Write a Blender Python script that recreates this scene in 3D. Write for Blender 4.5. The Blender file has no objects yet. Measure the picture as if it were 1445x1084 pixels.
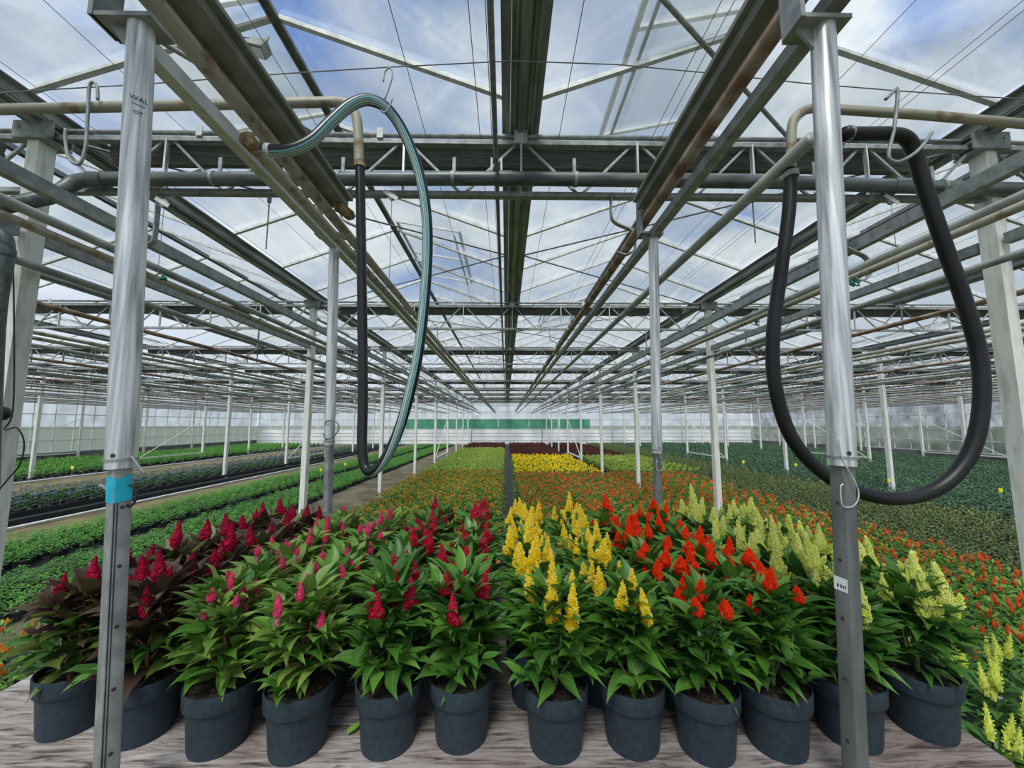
import bpy, math, random
from mathutils import Vector, Matrix, Euler
R = math.radians
PI = math.pi
random.seed(7)
scene = bpy.context.scene
COL = scene.collection

# ------------------------------------------------------------------ camera, sky, light, exposure
CAMZ = 1.80
F = 545.0
PITCH = math.atan(57 / F)
YAW = math.atan(8.5 / F)
cam_d = bpy.data.cameras.new('camera')
cam_d.sensor_width = 36.0
cam_d.lens = F / 1445 * 36.0
cam_d.clip_start = 0.02
cam_d.clip_end = 500
cam = bpy.data.objects.new('camera', cam_d)
cam.location = (0, 0, CAMZ)
cam.rotation_euler = (PI / 2 + PITCH, 0, -YAW)
COL.objects.link(cam)
scene.camera = cam
ROT = Euler(cam.rotation_euler).to_matrix()

vs = scene.view_settings
vs.view_transform = 'Standard'
vs.look = 'None'
vs.gamma = 1
vs.use_curve_mapping = False
vs.exposure = 0.35
scene.cycles.max_bounces = 8
scene.cycles.transparent_max_bounces = 32

world = bpy.data.worlds.new('cloudy_sky')
scene.world = world
world.use_nodes = True
wn = world.node_tree
wn.nodes.clear()
def wnode(t, **k):
    n = wn.nodes.new(t)
    for a, b in k.items():
        setattr(n, a, b)
    return n
wo = wnode('ShaderNodeOutputWorld')
bg = wnode('ShaderNodeBackground')
bg.inputs['Strength'].default_value = 1.0
tc = wnode('ShaderNodeTexCoord')
sep = wnode('ShaderNodeSeparateXYZ')
wn.links.new(tc.outputs['Generated'], sep.inputs[0])
zc = wnode('ShaderNodeMath', operation='MAXIMUM'); zc.inputs[1].default_value = 0.06
wn.links.new(sep.outputs['Z'], zc.inputs[0])
za = wnode('ShaderNodeMath', operation='ADD'); za.inputs[1].default_value = 0.12
wn.links.new(zc.outputs[0], za.inputs[0])
dx = wnode('ShaderNodeMath', operation='DIVIDE'); dy = wnode('ShaderNodeMath', operation='DIVIDE')
wn.links.new(sep.outputs['X'], dx.inputs[0]); wn.links.new(za.outputs[0], dx.inputs[1])
wn.links.new(sep.outputs['Y'], dy.inputs[0]); wn.links.new(za.outputs[0], dy.inputs[1])
cmb = wnode('ShaderNodeCombineXYZ')
wn.links.new(dx.outputs[0], cmb.inputs[0]); wn.links.new(dy.outputs[0], cmb.inputs[1])
SKY_SEED = (26.03, 7.436, 0.0); SKY_SEED2 = (7.436, 25.69, 5.0)
mp = wnode('ShaderNodeMapping'); mp.inputs['Location'].default_value = SKY_SEED
wn.links.new(cmb.outputs[0], mp.inputs[0])
n1 = wnode('ShaderNodeTexNoise'); n1.inputs['Scale'].default_value = 1.15; n1.inputs['Detail'].default_value = 7; n1.inputs['Roughness'].default_value = 0.56
wn.links.new(mp.outputs[0], n1.inputs['Vector'])
r1 = wnode('ShaderNodeValToRGB')
r1.color_ramp.elements[0].position = 0.33; r1.color_ramp.elements[0].color = (0, 0, 0, 1)
r1.color_ramp.elements[1].position = 0.46; r1.color_ramp.elements[1].color = (1, 1, 1, 1)
wn.links.new(n1.outputs[0], r1.inputs[0])
n2 = wnode('ShaderNodeTexNoise'); n2.inputs['Scale'].default_value = 2.0; n2.inputs['Detail'].default_value = 6
mp2 = wnode('ShaderNodeMapping'); mp2.inputs['Location'].default_value = SKY_SEED2
wn.links.new(cmb.outputs[0], mp2.inputs[0]); wn.links.new(mp2.outputs[0], n2.inputs['Vector'])
r2 = wnode('ShaderNodeValToRGB')
r2.color_ramp.elements[0].position = 0.39; r2.color_ramp.elements[0].color = (0.33, 0.41, 0.60, 1)
r2.color_ramp.elements[1].position = 0.62; r2.color_ramp.elements[1].color = (0.78, 0.82, 0.88, 1)
wn.links.new(n2.outputs[0], r2.inputs[0])
mx = wnode('ShaderNodeMix', data_type='RGBA')
mx.inputs['A'].default_value = (0.09, 0.24, 0.66, 1)
wn.links.new(r1.outputs[0], mx.inputs['Factor'])
wn.links.new(r2.outputs[0], mx.inputs['B'])
hz = wnode('ShaderNodeMapRange', interpolation_type='SMOOTHSTEP')
hz.inputs['From Min'].default_value = 0.10; hz.inputs['From Max'].default_value = 0.50
hz.inputs['To Min'].default_value = 0.85; hz.inputs['To Max'].default_value = 0.0
wn.links.new(sep.outputs['Z'], hz.inputs['Value'])
mh = wnode('ShaderNodeMix', data_type='RGBA'); mh.inputs['B'].default_value = (0.60, 0.66, 0.74, 1)
wn.links.new(hz.outputs[0], mh.inputs['Factor']); wn.links.new(mx.outputs['Result'], mh.inputs['A'])
wn.links.new(mh.outputs['Result'], bg.inputs['Color'])
wn.links.new(bg.outputs[0], wo.inputs[0])

sun_d = bpy.data.lights.new('sun', 'SUN')
sun_d.energy = 4.0
sun_d.angle = R(22)
sun_d.color = (1.0, 0.97, 0.92)
sun = bpy.data.objects.new('sun', sun_d)
sun.rotation_euler = (R(34), R(-10), 0)
COL.objects.link(sun)

# ------------------------------------------------------------------ helpers
def ray(x, y):
    return ROT @ Vector(((x - 722.5) / F, -(y - 542) / F, -1.0))
def at(x, y, Y):
    """world point seen at photo pixel (x, y) on the upright plane at depth Y"""
    d = ray(x, y)
    t = Y / d.y
    return Vector((d.x * t, Y, CAMZ + d.z * t))
def at_h(x, y, h):
    """world point seen at photo pixel (x, y) on the level plane h above the camera"""
    d = ray(x, y)
    t = h / d.z
    return Vector((d.x * t, d.y * t, CAMZ + h))
def proj(p):
    q = ROT.transposed() @ (Vector(p) - Vector((0, 0, CAMZ)))
    if q.z > -0.05:
        return None
    return 722.5 + F * q.x / -q.z, 542 - F * q.y / -q.z
ORD = 'zeroth first second third fourth fifth sixth seventh eighth ninth tenth eleventh twelfth thirteenth fourteenth fifteenth sixteenth seventeenth eighteenth nineteenth twentieth'.split()
def ordw(n):
    return ORD[n] if n < len(ORD) else ('twenty-' + ORD[n - 20] if n < 30 else '%dth' % n)

def tag(o, label=None, cat=None, group=None, kind=None):
    if label: o['label'] = label
    if cat: o['category'] = cat
    if group: o['group'] = group
    if kind: o['kind'] = kind
    return o
def empty(name, loc=(0, 0, 0), parent=None):
    o = bpy.data.objects.new(name, None)
    o.empty_display_size = 0.1
    o.location = loc
    o.parent = parent
    COL.objects.link(o)
    return o
def origin(o):
    v = Vector((0, 0, 0))
    while o is not None:
        v += o.location
        o = o.parent
    return v
def inst(name, mesh, parent=None, loc=(0, 0, 0), rot=(0, 0, 0), scale=(1, 1, 1)):
    o = bpy.data.objects.new(name, mesh)
    o.location = loc; o.rotation_euler = rot; o.scale = scale
    o.parent = parent
    COL.objects.link(o)
    return o

class MB:
    """collects shapes and links them as one mesh object"""
    def __init__(s):
        s.v = []; s.f = []; s.m = []; s.uv = []; s.mi = 0
    def add(s, vs_, fs, uvs=None):
        b = len(s.v)
        s.v.extend(vs_)
        for i, f in enumerate(fs):
            s.f.append([b + k for k in f]); s.m.append(s.mi)
            s.uv.append(uvs[i] if uvs else [(0, 0)] * len(f))
    def box(s, c, size, mat=None):
        hx, hy, hz = size[0] / 2, size[1] / 2, size[2] / 2
        c = Vector(c)
        vv = [Vector((x, y, z)) for x in (-hx, hx) for y in (-hy, hy) for z in (-hz, hz)]
        if mat is not None: vv = [mat @ v for v in vv]
        s.add([c + v for v in vv], [(0, 1, 3, 2), (4, 6, 7, 5), (0, 4, 5, 1), (2, 3, 7, 6), (0, 2, 6, 4), (1, 5, 7, 3)])
    def bar(s, p0, p1, w, h, up=(0, 0, 1)):
        p0 = Vector(p0); p1 = Vector(p1)
        d = (p1 - p0); L = d.length; d.normalize()
        u = Vector(up)
        if abs(d.dot(u)) > 0.98: u = Vector((0, 1, 0))
        x = d.cross(u).normalized(); z = x.cross(d).normalized()
        m = Matrix((x, d, z)).transposed()
        s.box((p0 + p1) / 2, (w, L, h), m)
    def cbar(s, p0, p1, w, h, t, side=1):
        """C channel along p0-p1, open towards side*x"""
        p0 = Vector(p0); p1 = Vector(p1)
        d = (p1 - p0).normalized(); u = Vector((0, 0, 1))
        x = d.cross(u).normalized(); z = x.cross(d).normalized()
        a = -side * x * (w / 2 - t / 2)
        s.bar(p0 + a, p1 + a, t, h)
        for k in (1, -1):
            o = z * k * (h / 2 - t / 2) + side * x * t / 2
            s.bar(p0 + o, p1 + o, w - t, t)
    def tube(s, pts, r, n=10, caps=True, r1=None, twist=None):
        pts = [Vector(p) for p in pts]
        m = len(pts)
        # parallel transport frame
        d0 = (pts[1] - pts[0]).normalized()
        ref = Vector((0, 0, 1)) if abs(d0.z) < 0.9 else Vector((0, 1, 0))
        x = d0.cross(ref).normalized()
        rings = []; vv = []; L = 0.0; Ls = []
        for i, p in enumerate(pts):
            if i == 0: d = d0
            elif i == m - 1: d = (pts[i] - pts[i - 1]).normalized()
            else: d = ((pts[i + 1] - pts[i]).normalized() + (pts[i] - pts[i - 1]).normalized()).normalized()
            x = (x - d * x.dot(d)).normalized()
            y = d.cross(x)
            rr = r if r1 is None else r + (r1 - r) * i / (m - 1)
            if i: L += (pts[i] - pts[i - 1]).length
            Ls.append(L)
            for k in range(n):
                a = 2 * PI * k / n
                vv.append(p + (x * math.cos(a) + y * math.sin(a)) * rr)
        fs = []; uvs = []
        for i in range(m - 1):
            for k in range(n):
                k2 = (k + 1) % n
                fs.append((i * n + k, i * n + k2, (i + 1) * n + k2, (i + 1) * n + k))
                u0, u1 = k / n, (k + 1) / n
                if twist:
                    q0, q1 = twist(i / (m - 1)), twist((i + 1) / (m - 1))
                    uvs.append([(u0 + q0, Ls[i]), (u1 + q0, Ls[i]), (u1 + q1, Ls[i + 1]), (u0 + q1, Ls[i + 1])]); continue
                uvs.append([(u0, Ls[i]), (u1, Ls[i]), (u1, Ls[i + 1]), (u0, Ls[i + 1])])
        if caps:
            fs.append(tuple(reversed(range(n)))); uvs.append([(0, 0)] * n)
            fs.append(tuple((m - 1) * n + k for k in range(n))); uvs.append([(0, 0)] * n)
        s.add(vv, fs, uvs)
    def lathe(s, prof, n=24, c=(0, 0, 0)):
        c = Vector(c); vv = []; fs = []
        for r, z in prof:
            for k in range(n):
                a = 2 * PI * k / n
                vv.append(c + Vector((r * math.cos(a), r * math.sin(a), z)))
        for i in range(len(prof) - 1):
            for k in range(n):
                k2 = (k + 1) % n
                fs.append((i * n + k, i * n + k2, (i + 1) * n + k2, (i + 1) * n + k))
        s.add(vv, fs)
    def disc(s, c, r, nrm, n=10):
        nrm = Vector(nrm).normalized()
        ref = Vector((0, 0, 1)) if abs(nrm.z) < 0.9 else Vector((1, 0, 0))
        x = nrm.cross(ref).normalized(); y = nrm.cross(x)
        s.add([Vector(c) + (x * math.cos(2 * PI * k / n) + y * math.sin(2 * PI * k / n)) * r for k in range(n)], [tuple(range(n))])
    def mesh(s, name, mats, smooth=False, org=None):
        me = bpy.data.meshes.new(name)
        vv = s.v if org is None else [Vector(v) - org for v in s.v]
        me.from_pydata([tuple(v) for v in vv], [], s.f)
        if not isinstance(mats, (list, tuple)): mats = [mats]
        for m in mats: me.materials.append(m)
        if len(mats) > 1: me.polygons.foreach_set('material_index', s.m)
        uvl = me.uv_layers.new(name='uv')
        flat = [c for f in s.uv for u in f for c in u]
        uvl.data.foreach_set('uv', flat)
        if smooth:
            me.polygons.foreach_set('use_smooth', [True] * len(me.polygons))
        me.update()
        if smooth == 'auto':
            try: me.set_sharp_from_angle(angle=R(40))
            except Exception: pass
        return me
    def build(s, name, mats, parent=None, smooth=False):
        org = origin(parent) if parent is not None else Vector((0, 0, 0))
        if parent is None and s.v:   # put the origin at the base centre
            xs = [v[0] for v in s.v]; ys = [v[1] for v in s.v]; zs = [v[2] for v in s.v]
            org = Vector(((min(xs) + max(xs)) / 2, (min(ys) + max(ys)) / 2, min(zs)))
        me = s.mesh(name, mats, smooth, org)
        o = bpy.data.objects.new(name, me)
        o.parent = parent
        if parent is None: o.location = org
        COL.objects.link(o)
        return o

def smooth_path(pts, sub=6):
    """Catmull-Rom through pts"""
    P = [Vector(p) for p in pts]
    out = []
    for i in range(len(P) - 1):
        p0 = P[max(i - 1, 0)]; p1 = P[i]; p2 = P[i + 1]; p3 = P[min(i + 2, len(P) - 1)]
        for k in range(sub):
            t = k / sub
            out.append(0.5 * ((2 * p1) + (p2 - p0) * t + (2 * p0 - 5 * p1 + 4 * p2 - p3) * t * t + (3 * p1 - p0 - 3 * p2 + p3) * t ** 3))
    out.append(P[-1])
    return out

# ------------------------------------------------------------------ materials
def new_mat(name):
    m = bpy.data.materials.new(name); m.use_nodes = True
    nt = m.node_tree
    b = nt.nodes['Principled BSDF']
    return m, nt, b
def rgba(c): return (c[0], c[1], c[2], 1)
def noise_mat(name, c0, c1, scale=8, rough=0.5, metal=0.0, lo=0.35, hi=0.65, bump=0.0, stretch=(1, 1, 1), spec=0.5, detail=5):
    m, nt, b = new_mat(name)
    t = nt.nodes.new('ShaderNodeTexCoord'); mpn = nt.nodes.new('ShaderNodeMapping')
    mpn.inputs['Scale'].default_value = stretch
    n = nt.nodes.new('ShaderNodeTexNoise'); n.inputs['Scale'].default_value = scale; n.inputs['Detail'].default_value = detail
    r = nt.nodes.new('ShaderNodeValToRGB')
    r.color_ramp.elements[0].position = lo; r.color_ramp.elements[0].color = rgba(c0)
    r.color_ramp.elements[1].position = hi; r.color_ramp.elements[1].color = rgba(c1)
    nt.links.new(t.outputs['Object'], mpn.inputs[0]); nt.links.new(mpn.outputs[0], n.inputs['Vector'])
    nt.links.new(n.outputs[0], r.inputs[0]); nt.links.new(r.outputs[0], b.inputs['Base Color'])
    b.inputs['Roughness'].default_value = rough; b.inputs['Metallic'].default_value = metal
    b.inputs['Specular IOR Level'].default_value = spec
    if bump:
        bp = nt.nodes.new('ShaderNodeBump'); bp.inputs['Strength'].default_value = bump; bp.inputs['Distance'].default_value = 0.004
        nt.links.new(n.outputs[0], bp.inputs['Height']); nt.links.new(bp.outputs[0], b.inputs['Normal'])
    return m
M = {}
M['galv'] = noise_mat('galvanised_steel', (0.30, 0.32, 0.34), (0.88, 0.90, 0.92), 40, 0.40, 0.45, lo=0.32, hi=0.66, bump=0.15, stretch=(2, 2, 0.07))
M['galv_dull'] = noise_mat('dull_galvanised_steel', (0.20, 0.215, 0.22), (0.34, 0.355, 0.36), 20, 0.55, 0.2)
M['galv_dark'] = noise_mat('weathered_steel', (0.12, 0.13, 0.135), (0.22, 0.23, 0.235), 20, 0.5, 0.25, stretch=(1, 1, 0.3))
M['alu'] = noise_mat('aluminium', (0.46, 0.48, 0.48), (0.64, 0.65, 0.65), 14, 0.6, 0.15, spec=0.3)
M['beam'] = noise_mat('mossy_steel_beam', (0.17, 0.18, 0.165), (0.28, 0.29, 0.27), 9, 0.6, 0.1)
M['gutter'] = noise_mat('gutter_aluminium', (0.17, 0.185, 0.19), (0.38, 0.40, 0.40), 6, 0.5, 0.2, stretch=(3, 0.4, 3))
M['white'] = noise_mat('white_post_paint', (0.50, 0.50, 0.44), (0.80, 0.80, 0.76), 7, 0.5, 0, lo=0.25, hi=0.5, stretch=(3, 3, 0.6))
M['rust'] = noise_mat('rusty_cream_pipe', (0.17, 0.095, 0.045), (0.33, 0.315, 0.255), 16, 0.6, 0.1, lo=0.30, hi=0.47)
M['rusty'] = noise_mat('rust_brown_pipe', (0.16, 0.085, 0.05), (0.38, 0.31, 0.25), 9, 0.65, 0.1, lo=0.38, hi=0.68)
M['rustcap'] = noise_mat('rusted_pipe_end', (0.12, 0.05, 0.02), (0.42, 0.30, 0.18), 40, 0.8, 0.0)
M['pipe'] = noise_mat('grey_painted_pipe', (0.20, 0.22, 0.215), (0.36, 0.38, 0.37), 7, 0.5, 0.1)
M['pvc'] = noise_mat('dark_pvc', (0.055, 0.065, 0.07), (0.13, 0.15, 0.155), 5, 0.4, 0, stretch=(1, 6, 6))
M['rubber'] = noise_mat('black_rubber', (0.006, 0.007, 0.009), (0.014, 0.015, 0.018), 12, 0.42, spec=0.35)
M['screen'] = noise_mat('folded_screen_cloth', (0.055, 0.06, 0.055), (0.13, 0.135, 0.12), 10, 0.8, 0, stretch=(0.5, 4, 9))
M['black'] = noise_mat('black_plastic', (0.01, 0.011, 0.013), (0.025, 0.027, 0.03), 12, 0.5)
M['wire'] = noise_mat('steel_wire', (0.12, 0.12, 0.14), (0.25, 0.25, 0.27), 12, 0.5, 0.3)
M['pot'] = noise_mat('slate_grey_pot_plastic', (0.022, 0.036, 0.050), (0.032, 0.050, 0.066), 60, 0.55, 0, bump=0.08, spec=0.3)
M['soil'] = noise_mat('peat_soil', (0.012, 0.008, 0.006), (0.10, 0.06, 0.035), 90, 0.95, 0, lo=0.45, hi=0.75, bump=0.8)
M['stem'] = noise_mat('green_stem', (0.13, 0.22, 0.05), (0.24, 0.30, 0.09), 30, 0.5)
M['stem_red'] = noise_mat('reddish_stem', (0.22, 0.08, 0.05), (0.30, 0.17, 0.07), 30, 0.5)
M['tape'] = noise_mat('turquoise_tape', (0.0, 0.38, 0.55), (0.01, 0.50, 0.68), 25, 0.35)
M['sticker'] = noise_mat('white_sticker', (0.75, 0.77, 0.78), (0.85, 0.86, 0.87), 20, 0.4)
M['ink'] = noise_mat('dark_ink', (0.02, 0.02, 0.03), (0.05, 0.05, 0.06), 20, 0.6)
M['green_rope'] = noise_mat('green_rope', (0.0, 0.10, 0.06), (0.01, 0.2, 0.12), 60, 0.7)
M['concrete'] = noise_mat('damp_concrete', (0.075, 0.066, 0.038), (0.18, 0.16, 0.11), 1.6, 0.75, 0, lo=0.35, hi=0.7, detail=8, spec=0.2)
M['cloth'] = noise_mat('black_ground_cloth', (0.012, 0.014, 0.014), (0.035, 0.037, 0.033), 2.0, 0.75)
M['tan'] = noise_mat('algae_stained_ground', (0.10, 0.085, 0.045), (0.19, 0.16, 0.06), 1.5, 0.8, detail=8)
M['outside'] = noise_mat('outside_ground', (0.06, 0.09, 0.04), (0.12, 0.14, 0.08), 0.5, 0.9)
M['wall_white'] = noise_mat('white_wall_panel', (0.60, 0.63, 0.65), (0.74, 0.77, 0.79), 1.0, 0.5)
M['wall_frame'] = noise_mat('wall_frame_paint', (0.55, 0.58, 0.58), (0.70, 0.73, 0.73), 3, 0.5)
M['wall_dark'] = noise_mat('weathered_low_wall', (0.10, 0.11, 0.11), (0.18, 0.18, 0.17), 2, 0.8)
M['net'] = noise_mat('green_shade_net', (0.05, 0.22, 0.135), (0.07, 0.28, 0.18), 2, 0.8)
M['drain'] = noise_mat('pale_pipe', (0.55, 0.58, 0.60), (0.72, 0.75, 0.77), 4, 0.4)
M['yellow'] = noise_mat('yellow_card', (0.75, 0.72, 0.02), (0.85, 0.82, 0.05), 4, 0.5)
M['beige'] = noise_mat('grey_box', (0.20, 0.20, 0.17), (0.27, 0.27, 0.24), 8, 0.5)

def wood_mat():
    m, nt, b = new_mat('weathered_board')
    t = nt.nodes.new('ShaderNodeTexCoord'); mpn = nt.nodes.new('ShaderNodeMapping')
    mpn.inputs['Scale'].default_value = (1.0, 9.0, 9.0)
    nz = nt.nodes.new('ShaderNodeTexNoise'); nz.inputs['Scale'].default_value = 2.2; nz.inputs['Detail'].default_value = 4; nz.inputs['Distortion'].default_value = 0.6
    w = nt.nodes.new('ShaderNodeTexNoise'); w.inputs['Scale'].default_value = 8.5; w.inputs['Detail'].default_value = 9; w.inputs['Roughness'].default_value = 0.65; w.inputs['Distortion'].default_value = 0.9
    r = nt.nodes.new('ShaderNodeValToRGB')
    e = r.color_ramp.elements
    e[0].position = 0.36; e[0].color = (0.075, 0.058, 0.055, 1)
    e[1].position = 0.47; e[1].color = (0.30, 0.265, 0.25, 1)
    x = e.new(0.62); x.color = (0.47, 0.44, 0.43, 1)
    r2_ = nt.nodes.new('ShaderNodeValToRGB')
    r2_.color_ramp.elements[0].position = 0.4; r2_.color_ramp.elements[0].color = (0.62, 0.56, 0.55, 1)
    r2_.color_ramp.elements[1].position = 0.62; r2_.color_ramp.elements[1].color = (1, 1, 1, 1)
    mu = nt.nodes.new('ShaderNodeMix'); mu.data_type = 'RGBA'; mu.blend_type = 'MULTIPLY'; mu.inputs['Factor'].default_value = 1
    nt.links.new(t.outputs['Object'], mpn.inputs[0]); nt.links.new(mpn.outputs[0], w.inputs['Vector']); nt.links.new(t.outputs['Object'], nz.inputs['Vector'])
    nt.links.new(w.outputs[0], r.inputs[0]); nt.links.new(nz.outputs[0], r2_.inputs[0])
    nt.links.new(r.outputs[0], mu.inputs['A']); nt.links.new(r2_.outputs[0], mu.inputs['B'])
    nt.links.new(mu.outputs['Result'], b.inputs['Base Color'])
    bp = nt.nodes.new('ShaderNodeBump'); bp.inputs['Strength'].default_value = 0.4; bp.inputs['Distance'].default_value = 0.004
    nt.links.new(w.outputs[0], bp.inputs['Height']); nt.links.new(bp.outputs[0], b.inputs['Normal'])
    b.inputs['Roughness'].default_value = 0.75
    return m
M['wood'] = wood_mat()
M['wood_edge'] = noise_mat('brown_board_edge', (0.12, 0.07, 0.045), (0.30, 0.20, 0.14), 8, 0.8, stretch=(1, 6, 14))

def hose_mat():
    m, nt, b = new_mat('striped_hose')
    uv = nt.nodes.new('ShaderNodeUVMap'); sp = nt.nodes.new('ShaderNodeSeparateXYZ')
    ml = nt.nodes.new('ShaderNodeMath'); ml.operation = 'MULTIPLY'; ml.inputs[1].default_value = 1.0
    fr = nt.nodes.new('ShaderNodeMath'); fr.operation = 'FRACT'
    r = nt.nodes.new('ShaderNodeValToRGB'); r.color_ramp.interpolation = 'CONSTANT'
    e = r.color_ramp.elements
    dk = (0.010, 0.012, 0.015, 1); lt = (0.36, 0.50, 0.50, 1); bl = (0.16, 0.42, 0.52, 1)
    e[0].position = 0; e[0].color = dk
    e[1].position = 0.385; e[1].color = lt
    for p, c in ((0.435, dk), (0.45, lt), (0.505, dk), (0.52, lt), (0.55, dk), (0.565, bl), (0.61, dk)):
        k = e.new(p); k.color = c
    nt.links.new(uv.outputs[0], sp.inputs[0]); nt.links.new(sp.outputs[0], ml.inputs[0]); nt.links.new(ml.outputs[0], fr.inputs[0])
    nt.links.new(fr.outputs[0], r.inputs[0]); nt.links.new(r.outputs[0], b.inputs['Base Color'])
    b.inputs['Roughness'].default_value = 0.3
    return m
M['hose'] = hose_mat()

def glass_mat(name, veil, vcol, gloss=0.07):
    m = bpy.data.materials.new(name); m.use_nodes = True
    nt = m.node_tree; nt.nodes.clear()
    o = nt.nodes.new('ShaderNodeOutputMaterial')
    tr = nt.nodes.new('ShaderNodeBsdfTransparent'); tr.inputs[0].default_value = (0.96, 0.98, 0.97, 1)
    tl = nt.nodes.new('ShaderNodeBsdfTranslucent'); tl.inputs[0].default_value = rgba(vcol)
    df = nt.nodes.new('ShaderNodeBsdfDiffuse'); df.inputs[0].default_value = rgba(vcol)
    gl = nt.nodes.new('ShaderNodeBsdfGlossy'); gl.inputs['Roughness'].default_value = 0.08
    md = nt.nodes.new('ShaderNodeMixShader'); md.inputs[0].default_value = 0.5
    m1 = nt.nodes.new('ShaderNodeMixShader'); m2 = nt.nodes.new('ShaderNodeMixShader')
    tcx = nt.nodes.new('ShaderNodeTexCoord'); nz = nt.nodes.new('ShaderNodeTexNoise')
    nz.inputs['Scale'].default_value = 1.3; nz.inputs['Detail'].default_value = 6
    mr = nt.nodes.new('ShaderNodeMapRange'); mr.inputs['From Min'].default_value = 0.3; mr.inputs['From Max'].default_value = 0.7
    mr.inputs['To Min'].default_value = veil * 0.5; mr.inputs['To Max'].default_value = veil * 1.5
    lw = nt.nodes.new('ShaderNodeLayerWeight'); lw.inputs[0].default_value = 0.35
    gm = nt.nodes.new('ShaderNodeMath'); gm.operation = 'MULTIPLY'; gm.inputs[1].default_value = gloss * 4
    nt.links.new(tcx.outputs['Object'], nz.inputs['Vector']); nt.links.new(nz.outputs[0], mr.inputs['Value'])
    nt.links.new(tl.outputs[0], md.inputs[1]); nt.links.new(df.outputs[0], md.inputs[2])
    nt.links.new(mr.outputs[0], m1.inputs[0]); nt.links.new(tr.outputs[0], m1.inputs[1]); nt.links.new(md.outputs[0], m1.inputs[2])
    nt.links.new(lw.outputs['Fresnel'], gm.inputs[0]); nt.links.new(gm.outputs[0], m2.inputs[0])
    nt.links.new(m1.outputs[0], m2.inputs[1]); nt.links.new(gl.outputs[0], m2.inputs[2])
    nt.links.new(m2.outputs[0], o.inputs[0])
    return m
M['glass'] = glass_mat('roof_glass', 0.08, (0.85, 0.88, 0.90))
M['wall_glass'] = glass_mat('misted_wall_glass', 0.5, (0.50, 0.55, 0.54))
M['dim_glass'] = glass_mat('dirty_dark_outside_glass', 0.62, (0.16, 0.18, 0.19))  # dark outside and dirty whitewash are both put into the veil colour

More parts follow.
